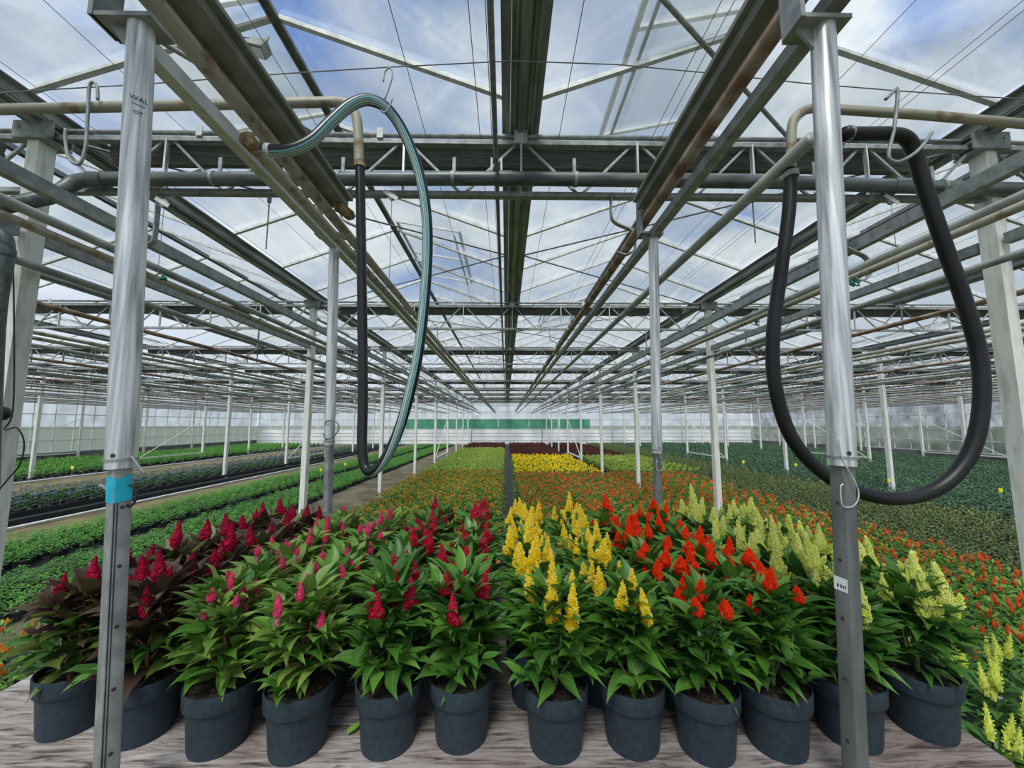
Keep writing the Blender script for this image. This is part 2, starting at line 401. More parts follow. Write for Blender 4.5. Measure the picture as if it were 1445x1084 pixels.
def leaf_mat(name, c, c2, vein, rough=0.42, trans=0.25, var=0.25):
    """c / c2: the two leaf greens; vein: lighter midrib"""
    m, nt, b = new_mat(name)
    uv = nt.nodes.new('ShaderNodeUVMap'); sp = nt.nodes.new('ShaderNodeSeparateXYZ')
    nt.links.new(uv.outputs[0], sp.inputs[0])
    oi = nt.nodes.new('ShaderNodeObjectInfo')
    geo = nt.nodes.new('ShaderNodeNewGeometry')
    mad = nt.nodes.new('ShaderNodeMath'); mad.operation = 'ADD'
    fr = nt.nodes.new('ShaderNodeMath'); fr.operation = 'FRACT'
    nt.links.new(oi.outputs['Random'], mad.inputs[0]); nt.links.new(geo.outputs['Random Per Island'], mad.inputs[1]); nt.links.new(mad.outputs[0], fr.inputs[0])
    mxa = nt.nodes.new('ShaderNodeMix'); mxa.data_type = 'RGBA'
    mxa.inputs['A'].default_value = rgba(c); mxa.inputs['B'].default_value = rgba(c2)
    nt.links.new(fr.outputs[0], mxa.inputs['Factor'])
    # midrib at u = .5, side veins slanting from it
    su = nt.nodes.new('ShaderNodeMath'); su.operation = 'SUBTRACT'; su.inputs[1].default_value = 0.5
    ab = nt.nodes.new('ShaderNodeMath'); ab.operation = 'ABSOLUTE'
    nt.links.new(sp.outputs[0], su.inputs[0]); nt.links.new(su.outputs[0], ab.inputs[0])
    mid = nt.nodes.new('ShaderNodeMapRange'); mid.inputs['From Min'].default_value = 0.0; mid.inputs['From Max'].default_value = 0.07
    mid.inputs['To Min'].default_value = 0.7; mid.inputs['To Max'].default_value = 0.0
    nt.links.new(ab.outputs[0], mid.inputs['Value'])
    k1 = nt.nodes.new('ShaderNodeMath'); k1.operation = 'MULTIPLY'; k1.inputs[1].default_value = 0.9
    k2 = nt.nodes.new('ShaderNodeMath'); k2.operation = 'SUBTRACT'
    nt.links.new(ab.outputs[0], k1.inputs[0]); nt.links.new(sp.outputs[1], k2.inputs[0]); nt.links.new(k1.outputs[0], k2.inputs[1])
    k3 = nt.nodes.new('ShaderNodeMath'); k3.operation = 'MULTIPLY'; k3.inputs[1].default_value = 50.0
    k4 = nt.nodes.new('ShaderNodeMath'); k4.operation = 'SINE'
    nt.links.new(k2.outputs[0], k3.inputs[0]); nt.links.new(k3.outputs[0], k4.inputs[0])
    sv = nt.nodes.new('ShaderNodeMapRange'); sv.inputs['From Min'].default_value = 0.6; sv.inputs['From Max'].default_value = 1.0
    sv.inputs['To Min'].default_value = 0.0; sv.inputs['To Max'].default_value = 0.22
    nt.links.new(k4.outputs[0], sv.inputs['Value'])
    mxv = nt.nodes.new('ShaderNodeMath'); mxv.operation = 'MAXIMUM'
    nt.links.new(mid.outputs[0], mxv.inputs[0]); nt.links.new(sv.outputs[0], mxv.inputs[1])
    mxb = nt.nodes.new('ShaderNodeMix'); mxb.data_type = 'RGBA'; mxb.inputs['B'].default_value = rgba(vein)
    nt.links.new(mxv.outputs[0], mxb.inputs['Factor']); nt.links.new(mxa.outputs['Result'], mxb.inputs['A'])
    nt.links.new(mxb.outputs['Result'], b.inputs['Base Color'])
    b.inputs['Roughness'].default_value = rough
    b.inputs['Specular IOR Level'].default_value = 0.4
    bp = nt.nodes.new('ShaderNodeBump'); bp.inputs['Strength'].default_value = 0.25; bp.inputs['Distance'].default_value = 0.002; bp.invert = True
    nt.links.new(mxv.outputs[0], bp.inputs['Height']); nt.links.new(bp.outputs[0], b.inputs['Normal'])
    out = nt.nodes['Material Output']
    tl = nt.nodes.new('ShaderNodeBsdfTranslucent')
    nt.links.new(mxb.outputs['Result'], tl.inputs[0])
    ms = nt.nodes.new('ShaderNodeMixShader'); ms.inputs[0].default_value = trans
    nt.links.new(b.outputs[0], ms.inputs[1]); nt.links.new(tl.outputs[0], ms.inputs[2]); nt.links.new(ms.outputs[0], out.inputs[0])
    return m
def bloom_mat(name, c, c2, rough=0.6, trans=0.42):
    m, nt, b = new_mat(name)
    geo = nt.nodes.new('ShaderNodeNewGeometry')
    mxa = nt.nodes.new('ShaderNodeMix'); mxa.data_type = 'RGBA'
    mxa.inputs['A'].default_value = rgba(c); mxa.inputs['B'].default_value = rgba(c2)
    nt.links.new(geo.outputs['Random Per Island'], mxa.inputs['Factor'])
    nt.links.new(mxa.outputs['Result'], b.inputs['Base Color'])
    b.inputs['Roughness'].default_value = rough; b.inputs['Specular IOR Level'].default_value = 0.2
    out = nt.nodes['Material Output']
    tl = nt.nodes.new('ShaderNodeBsdfTranslucent'); nt.links.new(mxa.outputs['Result'], tl.inputs[0])
    ms = nt.nodes.new('ShaderNodeMixShader'); ms.inputs[0].default_value = trans
    nt.links.new(b.outputs[0], ms.inputs[1]); nt.links.new(tl.outputs[0], ms.inputs[2]); nt.links.new(ms.outputs[0], out.inputs[0])
    return m
LM = {
    'plum': leaf_mat('plum_leaf', (0.055, 0.022, 0.030), (0.09, 0.075, 0.03), (0.12, 0.05, 0.06)),
    'olive': leaf_mat('olive_leaf', (0.06, 0.11, 0.02), (0.12, 0.15, 0.03), (0.14, 0.14, 0.06)),
    'light': leaf_mat('light_green_leaf', (0.13, 0.27, 0.045), (0.24, 0.36, 0.07), (0.32, 0.42, 0.15)),
    'deep': leaf_mat('deep_green_leaf', (0.035, 0.115, 0.022), (0.085, 0.215, 0.035), (0.14, 0.27, 0.07), 0.36),
    'mid': leaf_mat('mid_green_leaf', (0.045, 0.16, 0.02), (0.12, 0.28, 0.035), (0.17, 0.32, 0.07), 0.36),
    'floor_green': leaf_mat('floor_green_leaf', (0.085, 0.25, 0.03), (0.20, 0.38, 0.05), (0.22, 0.34, 0.08)),
    'fresh': leaf_mat('fresh_green_leaf', (0.06, 0.24, 0.03), (0.15, 0.40, 0.06), (0.22, 0.42, 0.10)),
    'dull': leaf_mat('dull_olive_leaf', (0.10, 0.18, 0.05), (0.20, 0.26, 0.09), (0.2, 0.2, 0.1)),
    'dark': leaf_mat('dark_blue_green_leaf', (0.045, 0.125, 0.06), (0.11, 0.20, 0.105), (0.14, 0.25, 0.13)),
    'lime': leaf_mat('lime_leaf', (0.16, 0.36, 0.05), (0.27, 0.44, 0.07), (0.4, 0.5, 0.12)),
}
BM = {
    'crimson_dark': bloom_mat('dark_crimson_plume', (0.36, 0.004, 0.035), (0.55, 0.008, 0.07)),
    'pink': bloom_mat('pink_plume', (0.88, 0.06, 0.22), (0.95, 0.16, 0.34)),
    'pink_pale': bloom_mat('faded_pink_plume', (0.55, 0.25, 0.25), (0.66, 0.42, 0.36)),
    'crimson': bloom_mat('crimson_plume', (0.48, 0.006, 0.035), (0.72, 0.012, 0.07)),
    'crimson_pale': bloom_mat('faded_crimson_plume', (0.45, 0.05, 0.09), (0.60, 0.24, 0.24)),
    'yellow': bloom_mat('yellow_plume', (1.0, 0.74, 0.008), (1.0, 0.86, 0.04)),
    'yellow_tip': bloom_mat('pale_yellow_tip', (1.0, 0.90, 0.14), (1.0, 0.94, 0.34)),
    'red': bloom_mat('orange_red_plume', (0.90, 0.04, 0.008), (1.0, 0.09, 0.014)),
    'cream': bloom_mat('cream_plume', (0.76, 0.82, 0.15), (0.92, 0.95, 0.32)),
    'cream_tip': bloom_mat('pale_cream_tip', (0.82, 0.86, 0.30), (0.92, 0.93, 0.46)),
    'orange': bloom_mat('orange_plume', (0.75, 0.10, 0.02), (0.85, 0.24, 0.03)),
    'amber': bloom_mat('amber_plume', (0.80, 0.22, 0.02), (0.85, 0.36, 0.04)),
    'lime': bloom_mat('lime_plume', (0.42, 0.55, 0.10), (0.60, 0.66, 0.18)),
    'burgundy': bloom_mat('burgundy_plume', (0.16, 0.015, 0.025), (0.24, 0.04, 0.03)),
    'violet': bloom_mat('violet_petal', (0.22, 0.20, 0.62), (0.38, 0.36, 0.78)),
    'coral': bloom_mat('coral_red_plume', (0.82, 0.10, 0.03), (0.90, 0.20, 0.06)),
}

# ------------------------------------------------------------------ greenhouse shell
X0 = 0.10            # centre gutter
BAY = 3.2
HG, HR = 2.00, 2.62  # gutter / ridge above camera
ZG, ZR = CAMZ + HG, CAMZ + HR
TY = [2.45 + 3.66 * k for k in range(9)]
YB = 35.4
YF = -2.3
XW = 22.4
XL, XR = X0 - XW, X0 + XW

fl = MB(); fl.box((X0, (YF + YB) / 2, -0.05), (2 * XW + 0.6, YB - YF, 0.1)); tag(fl.build('floor', M['concrete']), kind='structure')
gd = MB(); gd.add([Vector(v) for v in ((-400, -300, -0.12), (400, -300, -0.12), (400, 500, -0.12), (-400, 500, -0.12))], [(0, 1, 2, 3)])
tag(gd.build('ground', M['outside']), kind='structure')

def strip(name, x0, x1, y0, y1, m, z=0.004):
    s = MB(); s.box(((x0 + x1) / 2, (y0 + y1) / 2, z / 2 + 0.001), (x1 - x0, y1 - y0, z))
    return tag(s.build(name, m), kind='structure')
n_trim = [0]
def trim(x0, x1, y0, y1, m, z=0.004):
    n_trim[0] += 1
    return strip('trim_%d' % n_trim[0], x0, x1, y0, y1, m, z)
trim(-3.05, XR - 0.4, 1.2, YB - 0.4, M['cloth'])          # black cloth under the celosia beds and the right-hand field
trim(-7.25, -4.45, YF + 0.3, YB - 0.4, M['cloth'])
trim(-8.35, -7.30, YF + 0.3, YB - 0.4, M['tan'])
trim(-12.2, -8.55, YF + 0.3, YB - 0.4, M['cloth'], 0.006)
trim(-14.6, -12.25, YF + 0.3, YB - 0.4, M['tan'])
trim(-21.0, -15.0, YF + 0.3, YB - 0.4, M['cloth'])

# ceiling: gutters, ridges, glazing bars and panes of the glass roof
ceil = empty('ceiling', (X0, 0, ZG)); tag(ceil, kind='structure')
BARS = [2.27 + 0.915 * i for i in range(-5, 37)]
def gutter_mb(x):
    b = MB()
    b.box((x, (YF + YB) / 2, ZG + 0.005), (0.15, YB - YF, 0.012))
    b.box((x, (YF + YB) / 2, ZG - 0.018), (0.05, YB - YF, 0.034))
    for s in (-1, 1):
        b.bar((x + s * 0.080, YF, ZG + 0.035), (x + s * 0.080, YB, ZG + 0.035), 0.008, 0.07)
        b.bar((x + s * 0.105, YF, ZG + 0.07), (x + s * 0.105, YB, ZG + 0.07), 0.05, 0.008)
        b.bar((x + s * 0.045, YF, ZG - 0.006), (x + s * 0.045, YB, ZG - 0.006), 0.008, 0.02)
        b.bar((x + s * 0.070, YF, ZG - 0.006), (x + s * 0.070, YB, ZG - 0.006), 0.006, 0.016)
    return b
for n in range(-7, 8):
    gutter_mb(X0 + n * BAY).build('gutter', M['gutter'], ceil)
def gz(t): return ZG + 0.08 + (ZR - ZG - 0.08) * t
for b in range(-7, 7):
    xc = X0 + (b + 0.5) * BAY
    m = MB(); m.box((xc, (YF + YB) / 2, ZR + 0.012), (0.035, YB - YF, 0.04))
    for s in (-1, 1): m.box((xc + s * 0.026, (YF + YB) / 2, ZR - 0.012), (0.012, YB - YF, 0.022))
    m.build('ridge_bar', M['galv_dark'], ceil)
    near = abs(b + 0.5) < 2
    bars = MB(); glass = MB()
    for s in (-1, 1):
        xe = xc + s * (BAY / 2 - 0.10)
        xr = xc + s * 0.02
        for i, y in enumerate(BARS):
            t = MB() if (near and y < 20) else bars
            t.bar((xe, y, gz(0)), (xr, y, ZR), 0.034, 0.020)
            t.bar((xe, y, gz(0) + 0.018), (xr, y, ZR + 0.018), 0.012, 0.022)
            if t is not bars: t.build('glazing_bar', M['alu'], ceil)
        for i in range(len(BARS) - 1):
            ya, yb_ = BARS[i], BARS[i + 1]
            t = MB() if (near and yb_ < 13) else glass
            v = [Vector((xe, ya, gz(0) + 0.030)), Vector((xe, yb_, gz(0) + 0.030)), Vector((xr, yb_, ZR + 0.030)), Vector((xr, ya, ZR + 0.030))]
            up = Vector((0, 0, 0.004))
            v8 = v + [p + up for p in v]
            t.add(v8 if t is not glass else v, [(0, 1, 2, 3), (4, 7, 6, 5)] if t is not glass else [(0, 1, 2, 3)])
            if t is not glass: t.build('glass_pane', M['glass'], ceil)
    tag(bars.build('glazing_bar', M['alu'], ceil), kind='stuff')
    tag(glass.build('glass_pane', M['glass'], ceil), kind='stuff')

# walls
def side_wall(name, x, s):
    w = empty(name, (x, (YF + YB) / 2, 0)); tag(w, kind='structure')
    lo = MB(); lo.box((x, (YF + YB) / 2, 0.2), (0.12, YB - YF, 0.4)); lo.build('low_wall', M['wall_dark'], w)
    for z in (0.42, 1.0, 1.6, 2.3, 3.0, 3.75):
        r_ = MB(); r_.box((x - s * 0.02, (YF + YB) / 2, z), (0.05, YB - YF, 0.045)); r_.build('wall_rail', M['wall_frame'], w)
    mull = MB(); y = YF
    k = 0
    while y < YB:
        mull.box((x, y, 2.1), (0.04, 0.035, 3.4)); y += 0.915
    tag(mull.build('mullion', M['wall_frame'], w), kind='stuff')
    g = MB()
    y = YF
    while y < YB - 0.5:
        for za_, zb_ in ((0.42, 1.6), (1.6, 3.0), (3.0, 3.8)):
            xo = x + s * 0.02
            g.add([Vector((xo, y + 0.02, za_)), Vector((xo, y + 0.895, za_)), Vector((xo, y + 0.895, zb_)), Vector((xo, y + 0.02, zb_))], [(0, 1, 2, 3)])
        y += 0.915
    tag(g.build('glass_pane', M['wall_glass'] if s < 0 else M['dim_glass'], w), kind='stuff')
side_wall('wall_left', XL - 0.15, -1)
side_wall('wall_right', XR + 0.15, 1)
wb = empty('wall_back', (X0, YB, 0)); tag(wb, kind='structure')
for i in range(4):                                  # stacked white panels
    for j in range(7):
        p = MB(); xw = 2 * XW / 7
        p.box((XL + xw * (j + 0.5), YB, 0.02 + 0.33 * (i + 0.5)), (xw - 0.05, 0.08, 0.30)); p.build('wall_panel', M['wall_white'], wb)
p = MB(); p.box((X0, YB + 0.05, 0.67), (2 * XW, 0.04, 1.3)); p.build('backing', M['wall_dark'], wb)
for j in range(6):
    p = MB(); p.box((-9.1 + 2.8 * (j + 0.5), YB - 0.02, 1.84), (2.74, 0.02, 0.86)); p.build('shade_net', M['net'], wb)
p = MB()
xw = XL
while xw < XR + 0.1:
    p.box((xw, YB, 2.6), (0.05, 0.05, 2.6)); xw += 1.067
tag(p.build('mullion', M['wall_frame'], wb), kind='stuff')
for z in (1.35, 2.3, 3.0, 3.8):
    p = MB(); p.box((X0, YB - 0.03, z), (2 * XW, 0.05, 0.05)); p.build('wall_rail', M['wall_frame'], wb)
g = MB(); xw = XL
while xw < XR - 0.5:
    for za_, zb_ in ((1.38, 2.3), (2.3, 3.0), (3.0, 3.8)):
        g.add([Vector((xw + 0.02, YB + 0.03, za_)), Vector((xw + 1.04, YB + 0.03, za_)), Vector((xw + 1.04, YB + 0.03, zb_)), Vector((xw + 0.02, YB + 0.03, zb_))], [(0, 1, 2, 3)])
    xw += 1.067
for b in range(-7, 7):                              # gable triangles
    xa = X0 + b * BAY
    g.add([Vector((xa, YB + 0.03, 3.8)), Vector((xa + BAY, YB + 0.03, 3.8)), Vector((xa + BAY / 2, YB + 0.03, ZR))], [(0, 1, 2)])
tag(g.build('glass_pane', M['wall_glass'], wb), kind='stuff')

# ------------------------------------------------------------------ posts and girders
LINES = [(-7, 'fourth', 'left'), (-5, 'third', 'left'), (-3, 'second', 'left'), (-1, 'first', 'left'), (1, 'first', 'right'), (3, 'second', 'right'), (5, 'third', 'right'), (7, 'fourth', 'right')]
def post(x, k, linew, side):
    y = TY[k]
    e = empty('gutter_post', (x, y, 0))
    tag(e, 'white gutter post, %s from the front in the %s line %s of the centre aisle' % (ordw(k + 1), linew, side), 'post', 'white posts under the gutters')
    b = MB(); b.box((x, y, (ZG - 0.03) / 2 + 0.02), (0.075, 0.10, ZG - 0.07)); b.build('shaft', M['white'], e)
    b = MB(); b.box((x, y, 0.02), (0.16, 0.18, 0.04)); b.build('base_plate', M['galv_dull'], e)
    if k < 3:
        b = MB(); b.box((x, y - 0.058, ZG - 0.075), (0.26, 0.012, 0.12)); b.box((x, y + 0.058, ZG - 0.075), (0.26, 0.012, 0.12)); b.box((x, y, ZG - 0.14), (0.22, 0.16, 0.012))
        for sx in (-0.09, 0.09): b.tube([(x + sx, y - 0.07, ZG - 0.06), (x + sx, y + 0.07, ZG - 0.06)], 0.012, 8)
        b.build('gutter_bracket', M['galv_dull'], e)
for n, lw_, sd in LINES:
    for k in range(9):
        post(X0 + n * BAY, k, lw_, sd)
ZU, ZL = CAMZ + 1.90, CAMZ + 1.53
SPANS = [(-6, 'third', 'left of'), (-4, 'second', 'left of'), (-2, 'first', 'left of'), (0, '', ''), (2, 'first', 'right of'), (4, 'second', 'right of'), (6, 'third', 'right of')]
def girder(n, k, w, sd):
    xc = X0 + n * BAY; y = TY[k]
    xa, xb = xc - BAY + 0.045, xc + BAY - 0.045
    e = empty('lattice_girder', (xc, y, ZL))
    where = 'over the middle span' if n == 0 else 'over the %s span %s the middle' % (w, sd)
    tag(e, 'steel lattice girder %s, %s from the front' % (where, ordw(k + 1)), 'girder', 'lattice girders under the roof')
    b = MB(); b.bar((xa, y, ZU), (xb, y, ZU), 0.045, 0.03); b.build('upper_chord', M['galv_dull'], e)
    b = MB(); b.bar((xa, y, ZL), (xb, y, ZL), 0.045, 0.032); b.build('lower_chord', M['galv_dull'], e)
    N = 8; step = (xb - xa) / N
    detailed = k < 2 and abs(n) <= 2
    web = MB()
    for i in range(N + 1):
        xm = xa + step * i
        if 0 < i < N:
            t = MB() if detailed else web
            t.bar((xm, y - 0.012, ZL), (xm, y - 0.012, ZU + 0.005), 0.028, 0.012, up=(1, 0, 0))
            if detailed: t.build('upright', M['galv'], e)
        for s in (-1, 1):
            xe = xm + s * step / 2
            if xa < xe < xb:
                t = MB() if detailed else web
                t.bar((xm + s * 0.03, y, ZU), (xe, y, ZL), 0.016, 0.016)
                if detailed: t.build('diagonal', M['galv_dull'], e)
    if not detailed: tag(web.build('web', M['galv_dull'], e), kind='stuff')
    # stub that carries the mid gutter
    b = MB(); b.box((xc, y, (ZU + ZG) / 2 - 0.01), (0.09, 0.06, ZG - ZU)); b.build('gutter_stub', M['galv'], e)
    # folded shade screen hung behind the girder
    sc = MB()
    ppts = [(0.0, 0.0), (0.06, -0.02), (0.05, -0.07), (0.075, -0.12), (0.055, -0.165), (0.0, -0.175), (-0.03, -0.12), (-0.035, -0.05)]
    nn = len(ppts); vv = []
    for i, xx in enumerate((xa + 0.36, xb - 0.36)):
        for (py, pz) in ppts: vv.append(Vector((xx, y + 0.07 + py, ZU + 0.055 + pz)))
    sc.add(vv, [(k2, (k2 + 1) % nn, nn + (k2 + 1) % nn, nn + k2) for k2 in range(nn)] + [tuple(range(nn)), tuple(range(2 * nn - 1, nn - 1, -1))])
    tag(sc.build('folded_screen', M['screen']), 'dark folded screen behind the %s girder %s' % (ordw(k + 1), where), 'screen', 'folded shade screens')
    # thin round drive rod above the girder
    rd = MB(); rd.tube([(xa + 0.02, y + 0.02, ZU + 0.072), (xb - 0.02, y + 0.02, ZU + 0.072)], 0.016, 8)
    tag(rd.build('screen_rod', M['galv_dull'], None, True), 'thin steel rod above the %s girder %s' % (ordw(k + 1), where), 'rod', 'rods above the girders')
    if k < 3:
        for j, sx in enumerate((-2.15, -0.95, 1.15, 2.2)):
            c = MB(); c.box((xc + sx, y - 0.03, ZU + 0.05), (0.04, 0.006, 0.075)); c.box((xc + sx, y - 0.02, ZU + 0.018), (0.04, 0.03, 0.006))
            c.disc((xc + sx, y - 0.0335, ZU + 0.065), 0.006, (0, -1, 0)); c.disc((xc + sx, y - 0.0335, ZU + 0.035), 0.006, (0, -1, 0))
            tag(c.build('rod_clip', M['alu']), 'pale rod clip, %s along the %s girder %s' % (ordw(j + 1), ordw(k + 1), where), 'clip', 'pale rod clips')
for n, w_, sd in SPANS:
    for k in range(9):
        girder(n, k, w_, sd)
# wind braces with bottom rails in the fifth bay of each post line
for n, lw_, sd in LINES:
    x = X0 + n * BAY
    e = empty('wind_brace', (x, TY[4], 0))
    tag(e, 'white bottom rail and diagonal brace between posts of the %s line %s of the centre' % (lw_, sd), 'brace', 'white braces between posts')
    b = MB(); b.bar((x, TY[4] + 0.06, 0.33), (x, TY[5] - 0.06, 0.33), 0.055, 0.055); b.build('bottom_rail', M['white'], e)
    b = MB(); b.tube([(x, TY[4] + 0.06, 0.3), (x, TY[5] - 0.06, 2.1)], 0.014, 6); b.build('diagonal', M['white'], e)
# crossed tie rods of the first bays
for j in range(3):
    for s in (-1, 1):
        for (ya, yb_, q) in ((TY[j], TY[j + 1], 'backwards to'), (TY[j + 1], TY[j], 'forwards to')):
            b = MB(); b.tube([(X0 + s * 3.12, ya, ZG - 0.09), (X0 + s * 0.09, (ya + yb_) / 2, ZG - 0.06)], 0.008, 6)
            tag(b.build('tie_rod', M['wire']), 'thin tie rod, %s roof bay from the front, %s half, running %s the gutter' % (ordw(j + 1), 'left' if s < 0 else 'right', q), 'rod', 'crossed tie rods')

for (p, q, sd) in ((at(905, -35, 1.45), at(1110, 192, 2.43), 'right'), (at(150, 12, 1.6), at(440, 187, 2.43), 'left')):
    b = MB(); b.tube([p, q], 0.013, 8)
    tag(b.build('roof_brace', M['galv_dull'], None, True), 'slanting tube brace at the upper %s, meeting the first girder' % sd, 'brace')

# open roof vents
def vent(bay, s, ya, yb_, lift, label):
    xc = X0 + (bay + 0.5) * BAY
    xt = xc + s * 0.05; xb = xc + s * 0.88
    zt = ZR + 0.06; zb = gz(0.45) + lift
    e = empty('roof_vent', (xc, ya, zt)); tag(e, label, 'vent', 'open roof vents')
    b = MB(); b.bar((xb, ya, zb), (xb, yb_, zb), 0.035, 0.03); b.build('lower_rail', M['galv_dull'], e)
    b = MB(); b.bar((xt, ya, zt), (xt, yb_, zt), 0.03, 0.03); b.build('hinge_rail', M['galv_dull'], e)
    y = yb_; n = 0
    while y > ya - 0.01:
        b = MB(); b.bar((xb, y, zb), (xt, y, zt), 0.03, 0.022); b.build('vent_bar', M['alu'], e)
        if y - 0.915 > ya - 0.01:
            g = MB()
            v = [Vector((xb, y, zb + 0.018)), Vector((xb, y - 0.915, zb + 0.018)), Vector((xt, y - 0.915, zt + 0.018)), Vector((xt, y, zt + 0.018))]
            g.add(v, [(0, 1, 2, 3)]); g.build('glass_pane', M['glass'], e)
        y -= 0.915
    b = MB(); xm = xb - s * 0.07
    b.bar((xm, ya, zb - 0.05), (xm, yb_, zb - 0.05), 0.02, 0.02)
    b.build('push_rail', M['galv_dark'], e)
vent(0, -1, -0.55, 3.11, 0.18, 'open roof vent right of the centre gutter, right above the first girder')
vent(-1, -1, -0.55, 3.11, 0.18, 'open roof vent left of the centre gutter, beyond the left ridge')
vent(-1, 1, 4.9, 6.73, 0.22, 'short open roof vent left of the centre gutter, in the second bay')
vent(0, -1, 8.0, 9.83, 0.22, 'short open roof vent right of the centre gutter, in the third bay')

# ------------------------------------------------------------------ lengthwise pipes and rails
def ypipe(name, x, h, y0, y1, r, mat, label, cat='pipe', group='lengthwise heating pipes', hang=True):
    b = MB(); n = 12
    ys = [y0 + (y1 - y0) * i / 6 for i in range(7)]
    b.tube([(x, y, CAMZ + h) for y in ys], r, n)
    o = b.build(name, mat, None, True)
    return tag(o, label, cat, group)
PX = [2.25, 3.0, 3.9, 5.15, 6.0, 7.2, 8.5, 9.3, 10.3, 11.6, 12.4, 13.6, 14.9, 15.7, 16.8, 18.1, 19.2, 20.5, 21.6]
for s, sd in ((-1, 'left'), (1, 'right')):
    for i, px in enumerate(PX):
        mt = [M['pipe'], M['pipe'], M['rusty'], M['rust'], M['pipe'], M['rusty']][i % 6]
        adj = ['grey', 'grey', 'rust-brown', 'cream rust-spotted', 'grey', 'rust-brown'][i % 6]
        ypipe('heating_pipe', s * px + (0.02 if s > 0 else 0.0), 1.0, -0.6 if px < 4 else 1.0, 34.6, 0.024, mt, '%s heating pipe, %s lengthwise pipe out from the %s hanging rail' % (adj, ordw(i + 1), sd))
        if i in (0, 3, 6, 9, 12):
            ypipe('heating_pipe', s * px - 0.02, 0.94, -0.6 if px < 4 else 1.0, 34.6, 0.021, M['rust'], 'rusty cream pipe just under the %s lengthwise grey pipe on the %s side' % (ordw(i + 1), sd))
# galvanised side rails
for s, sd in ((-1, 'left'), (1, 'right')):
    b = MB(); b.cbar((s * 2.46, -0.5, CAMZ + 1.25), (s * 2.46, 34.6, CAMZ + 1.25), 0.05, 0.075, 0.006, s)
    tag(b.build('channel_rail', M['galv_dull']), 'galvanised channel rail running lengthwise inside the %s post line' % sd, 'rail', 'galvanised channel rails')
    b = MB()
    for a, c in zip([-1.2] + TY[:-1], TY):
        b.bar((X0 + s * 3.2 , a + (0.07 if a > 0 else 0), CAMZ + 1.22), (X0 + s * 3.2, c - 0.07, CAMZ + 1.22), 0.045, 0.07)
    tag(b.build('post_tie', M['galv_dull']), 'flat grey tie beam between the tops of the %s white posts' % sd, 'beam', 'tie beams between posts')
# centre drive tube and long wires
b = MB(); b.tube([(-0.065, y, CAMZ + 1.66) for y in (-0.8, 8, 16, 24, 34.6)], 0.0145, 8)
tag(b.build('drive_tube', M['galv_dark'], None, True), 'thin dark tube running lengthwise just left of the centre gutter', 'tube')
c = MB()
for sx in (-0.032, 0.032): c.box((-0.065 + sx, TY[0] - 0.05, CAMZ + 1.71), (0.012, 0.03, 0.09))
tag(c.build('drive_tube_clip', M['alu']), 'pale double clip holding the dark centre tube on the first girder', 'clip')
wx = [-5.6, -5.0, -4.4, -3.8, -2.75, -2.15, -1.7, -1.25, -0.55, -0.18, -0.10, 0.36, 1.0, 1.06, 1.9, 2.4, 2.46, 3.7, 4.3, 4.9, 5.5]
for x in wx:
    b = MB(); b.tube([(x, -0.8, CAMZ + 1.96), (x, 34.6, CAMZ + 1.96)], 0.0022, 4)
    tag(b.build('screen_wire', M['wire']), 'thin steel wire running lengthwise under the roof glass', 'wire', 'lengthwise screen wires')

# rails carried by the hanging poles
def rail(mat, pts, w, h, name, label, C=0):
    b = MB()
    b.bar(pts[0], pts[1], w, h)
    if C: b.bar(Vector(pts[0]) + Vector((C * w * 0.62, 0, h * 0.35)), Vector(pts[1]) + Vector((C * w * 0.62, 0, h * 0.35)), w * 0.3, h * 0.3)
    return tag(b.build(name, mat), label, 'rail')
rail(M['beam'], ((-0.945, -0.3, CAMZ + 1.25), (-0.945, 2.09, CAMZ + 1.25)), 0.095, 0.055, 'beam_rail', 'wide grey channel beam over the left hanging pole, ending at a rusty knob', 1)
k_ = MB(); k_.tube([(-0.93, 2.04, CAMZ + 1.205), (-0.905, 2.14, CAMZ + 1.205)], 0.031, 14); k_.tube([(-0.906, 2.12, CAMZ + 1.205), (-0.90, 2.16, CAMZ + 1.205)], 0.016, 10)
tag(k_.build('end_knob', M['rustcap']), 'round rusty knob at the far end of the wide left beam', 'knob')
rail(M['alu'], ((-0.985, 0.98, CAMZ + 1.025), (-0.985, 34.6, CAMZ + 1.025)), 0.042, 0.05, 'box_rail', 'pale square aluminium rail running back from the left hanging pole')
ypipe('rail_tube', -1.0, 1.19, -0.3, 34.6, 0.030, M['rust'], 'thick cream rust-spotted tube beside the wide left beam', group='hanging rail tubes')
hp = ypipe('capped_pipe', -0.90, 0.985, 1.27, 34.6, 0.024, M['rust'], 'cream heating pipe with a rusty capped end where the striped hose joins', group='hanging rail tubes')
k_ = MB(); k_.tube([(-0.90, 1.255, CAMZ + 0.985), (-0.90, 1.31, CAMZ + 0.985)], 0.0265, 14)
k_.build('end_cap', M['rustcap'], hp, 'auto')
rail(M['beam'], ((0.80, -0.3, CAMZ + 1.275), (0.80, 2.12, CAMZ + 1.275)), 0.08, 0.065, 'beam_rail', 'wide dark channel beam over the right hanging pole', -1)
ypipe('rail_tube', 0.815, 1.19, -0.3, 34.6, 0.030, M['rusty'], 'rust-brown tube beside the wide right beam', group='hanging rail tubes')
rail(M['galv_dull'], ((0.855, -0.3, CAMZ + 1.098), (0.855, 34.6, CAMZ + 1.098)), 0.045, 0.045, 'box_rail', 'grey square rail running lengthwise over the right hanging poles')
ypipe('capped_pipe', 1.02, 0.95, 1.18, 34.6, 0.024, M['pipe'], 'grey-green heating pipe joined to the thick black hose on the right', group='hanging rail tubes')

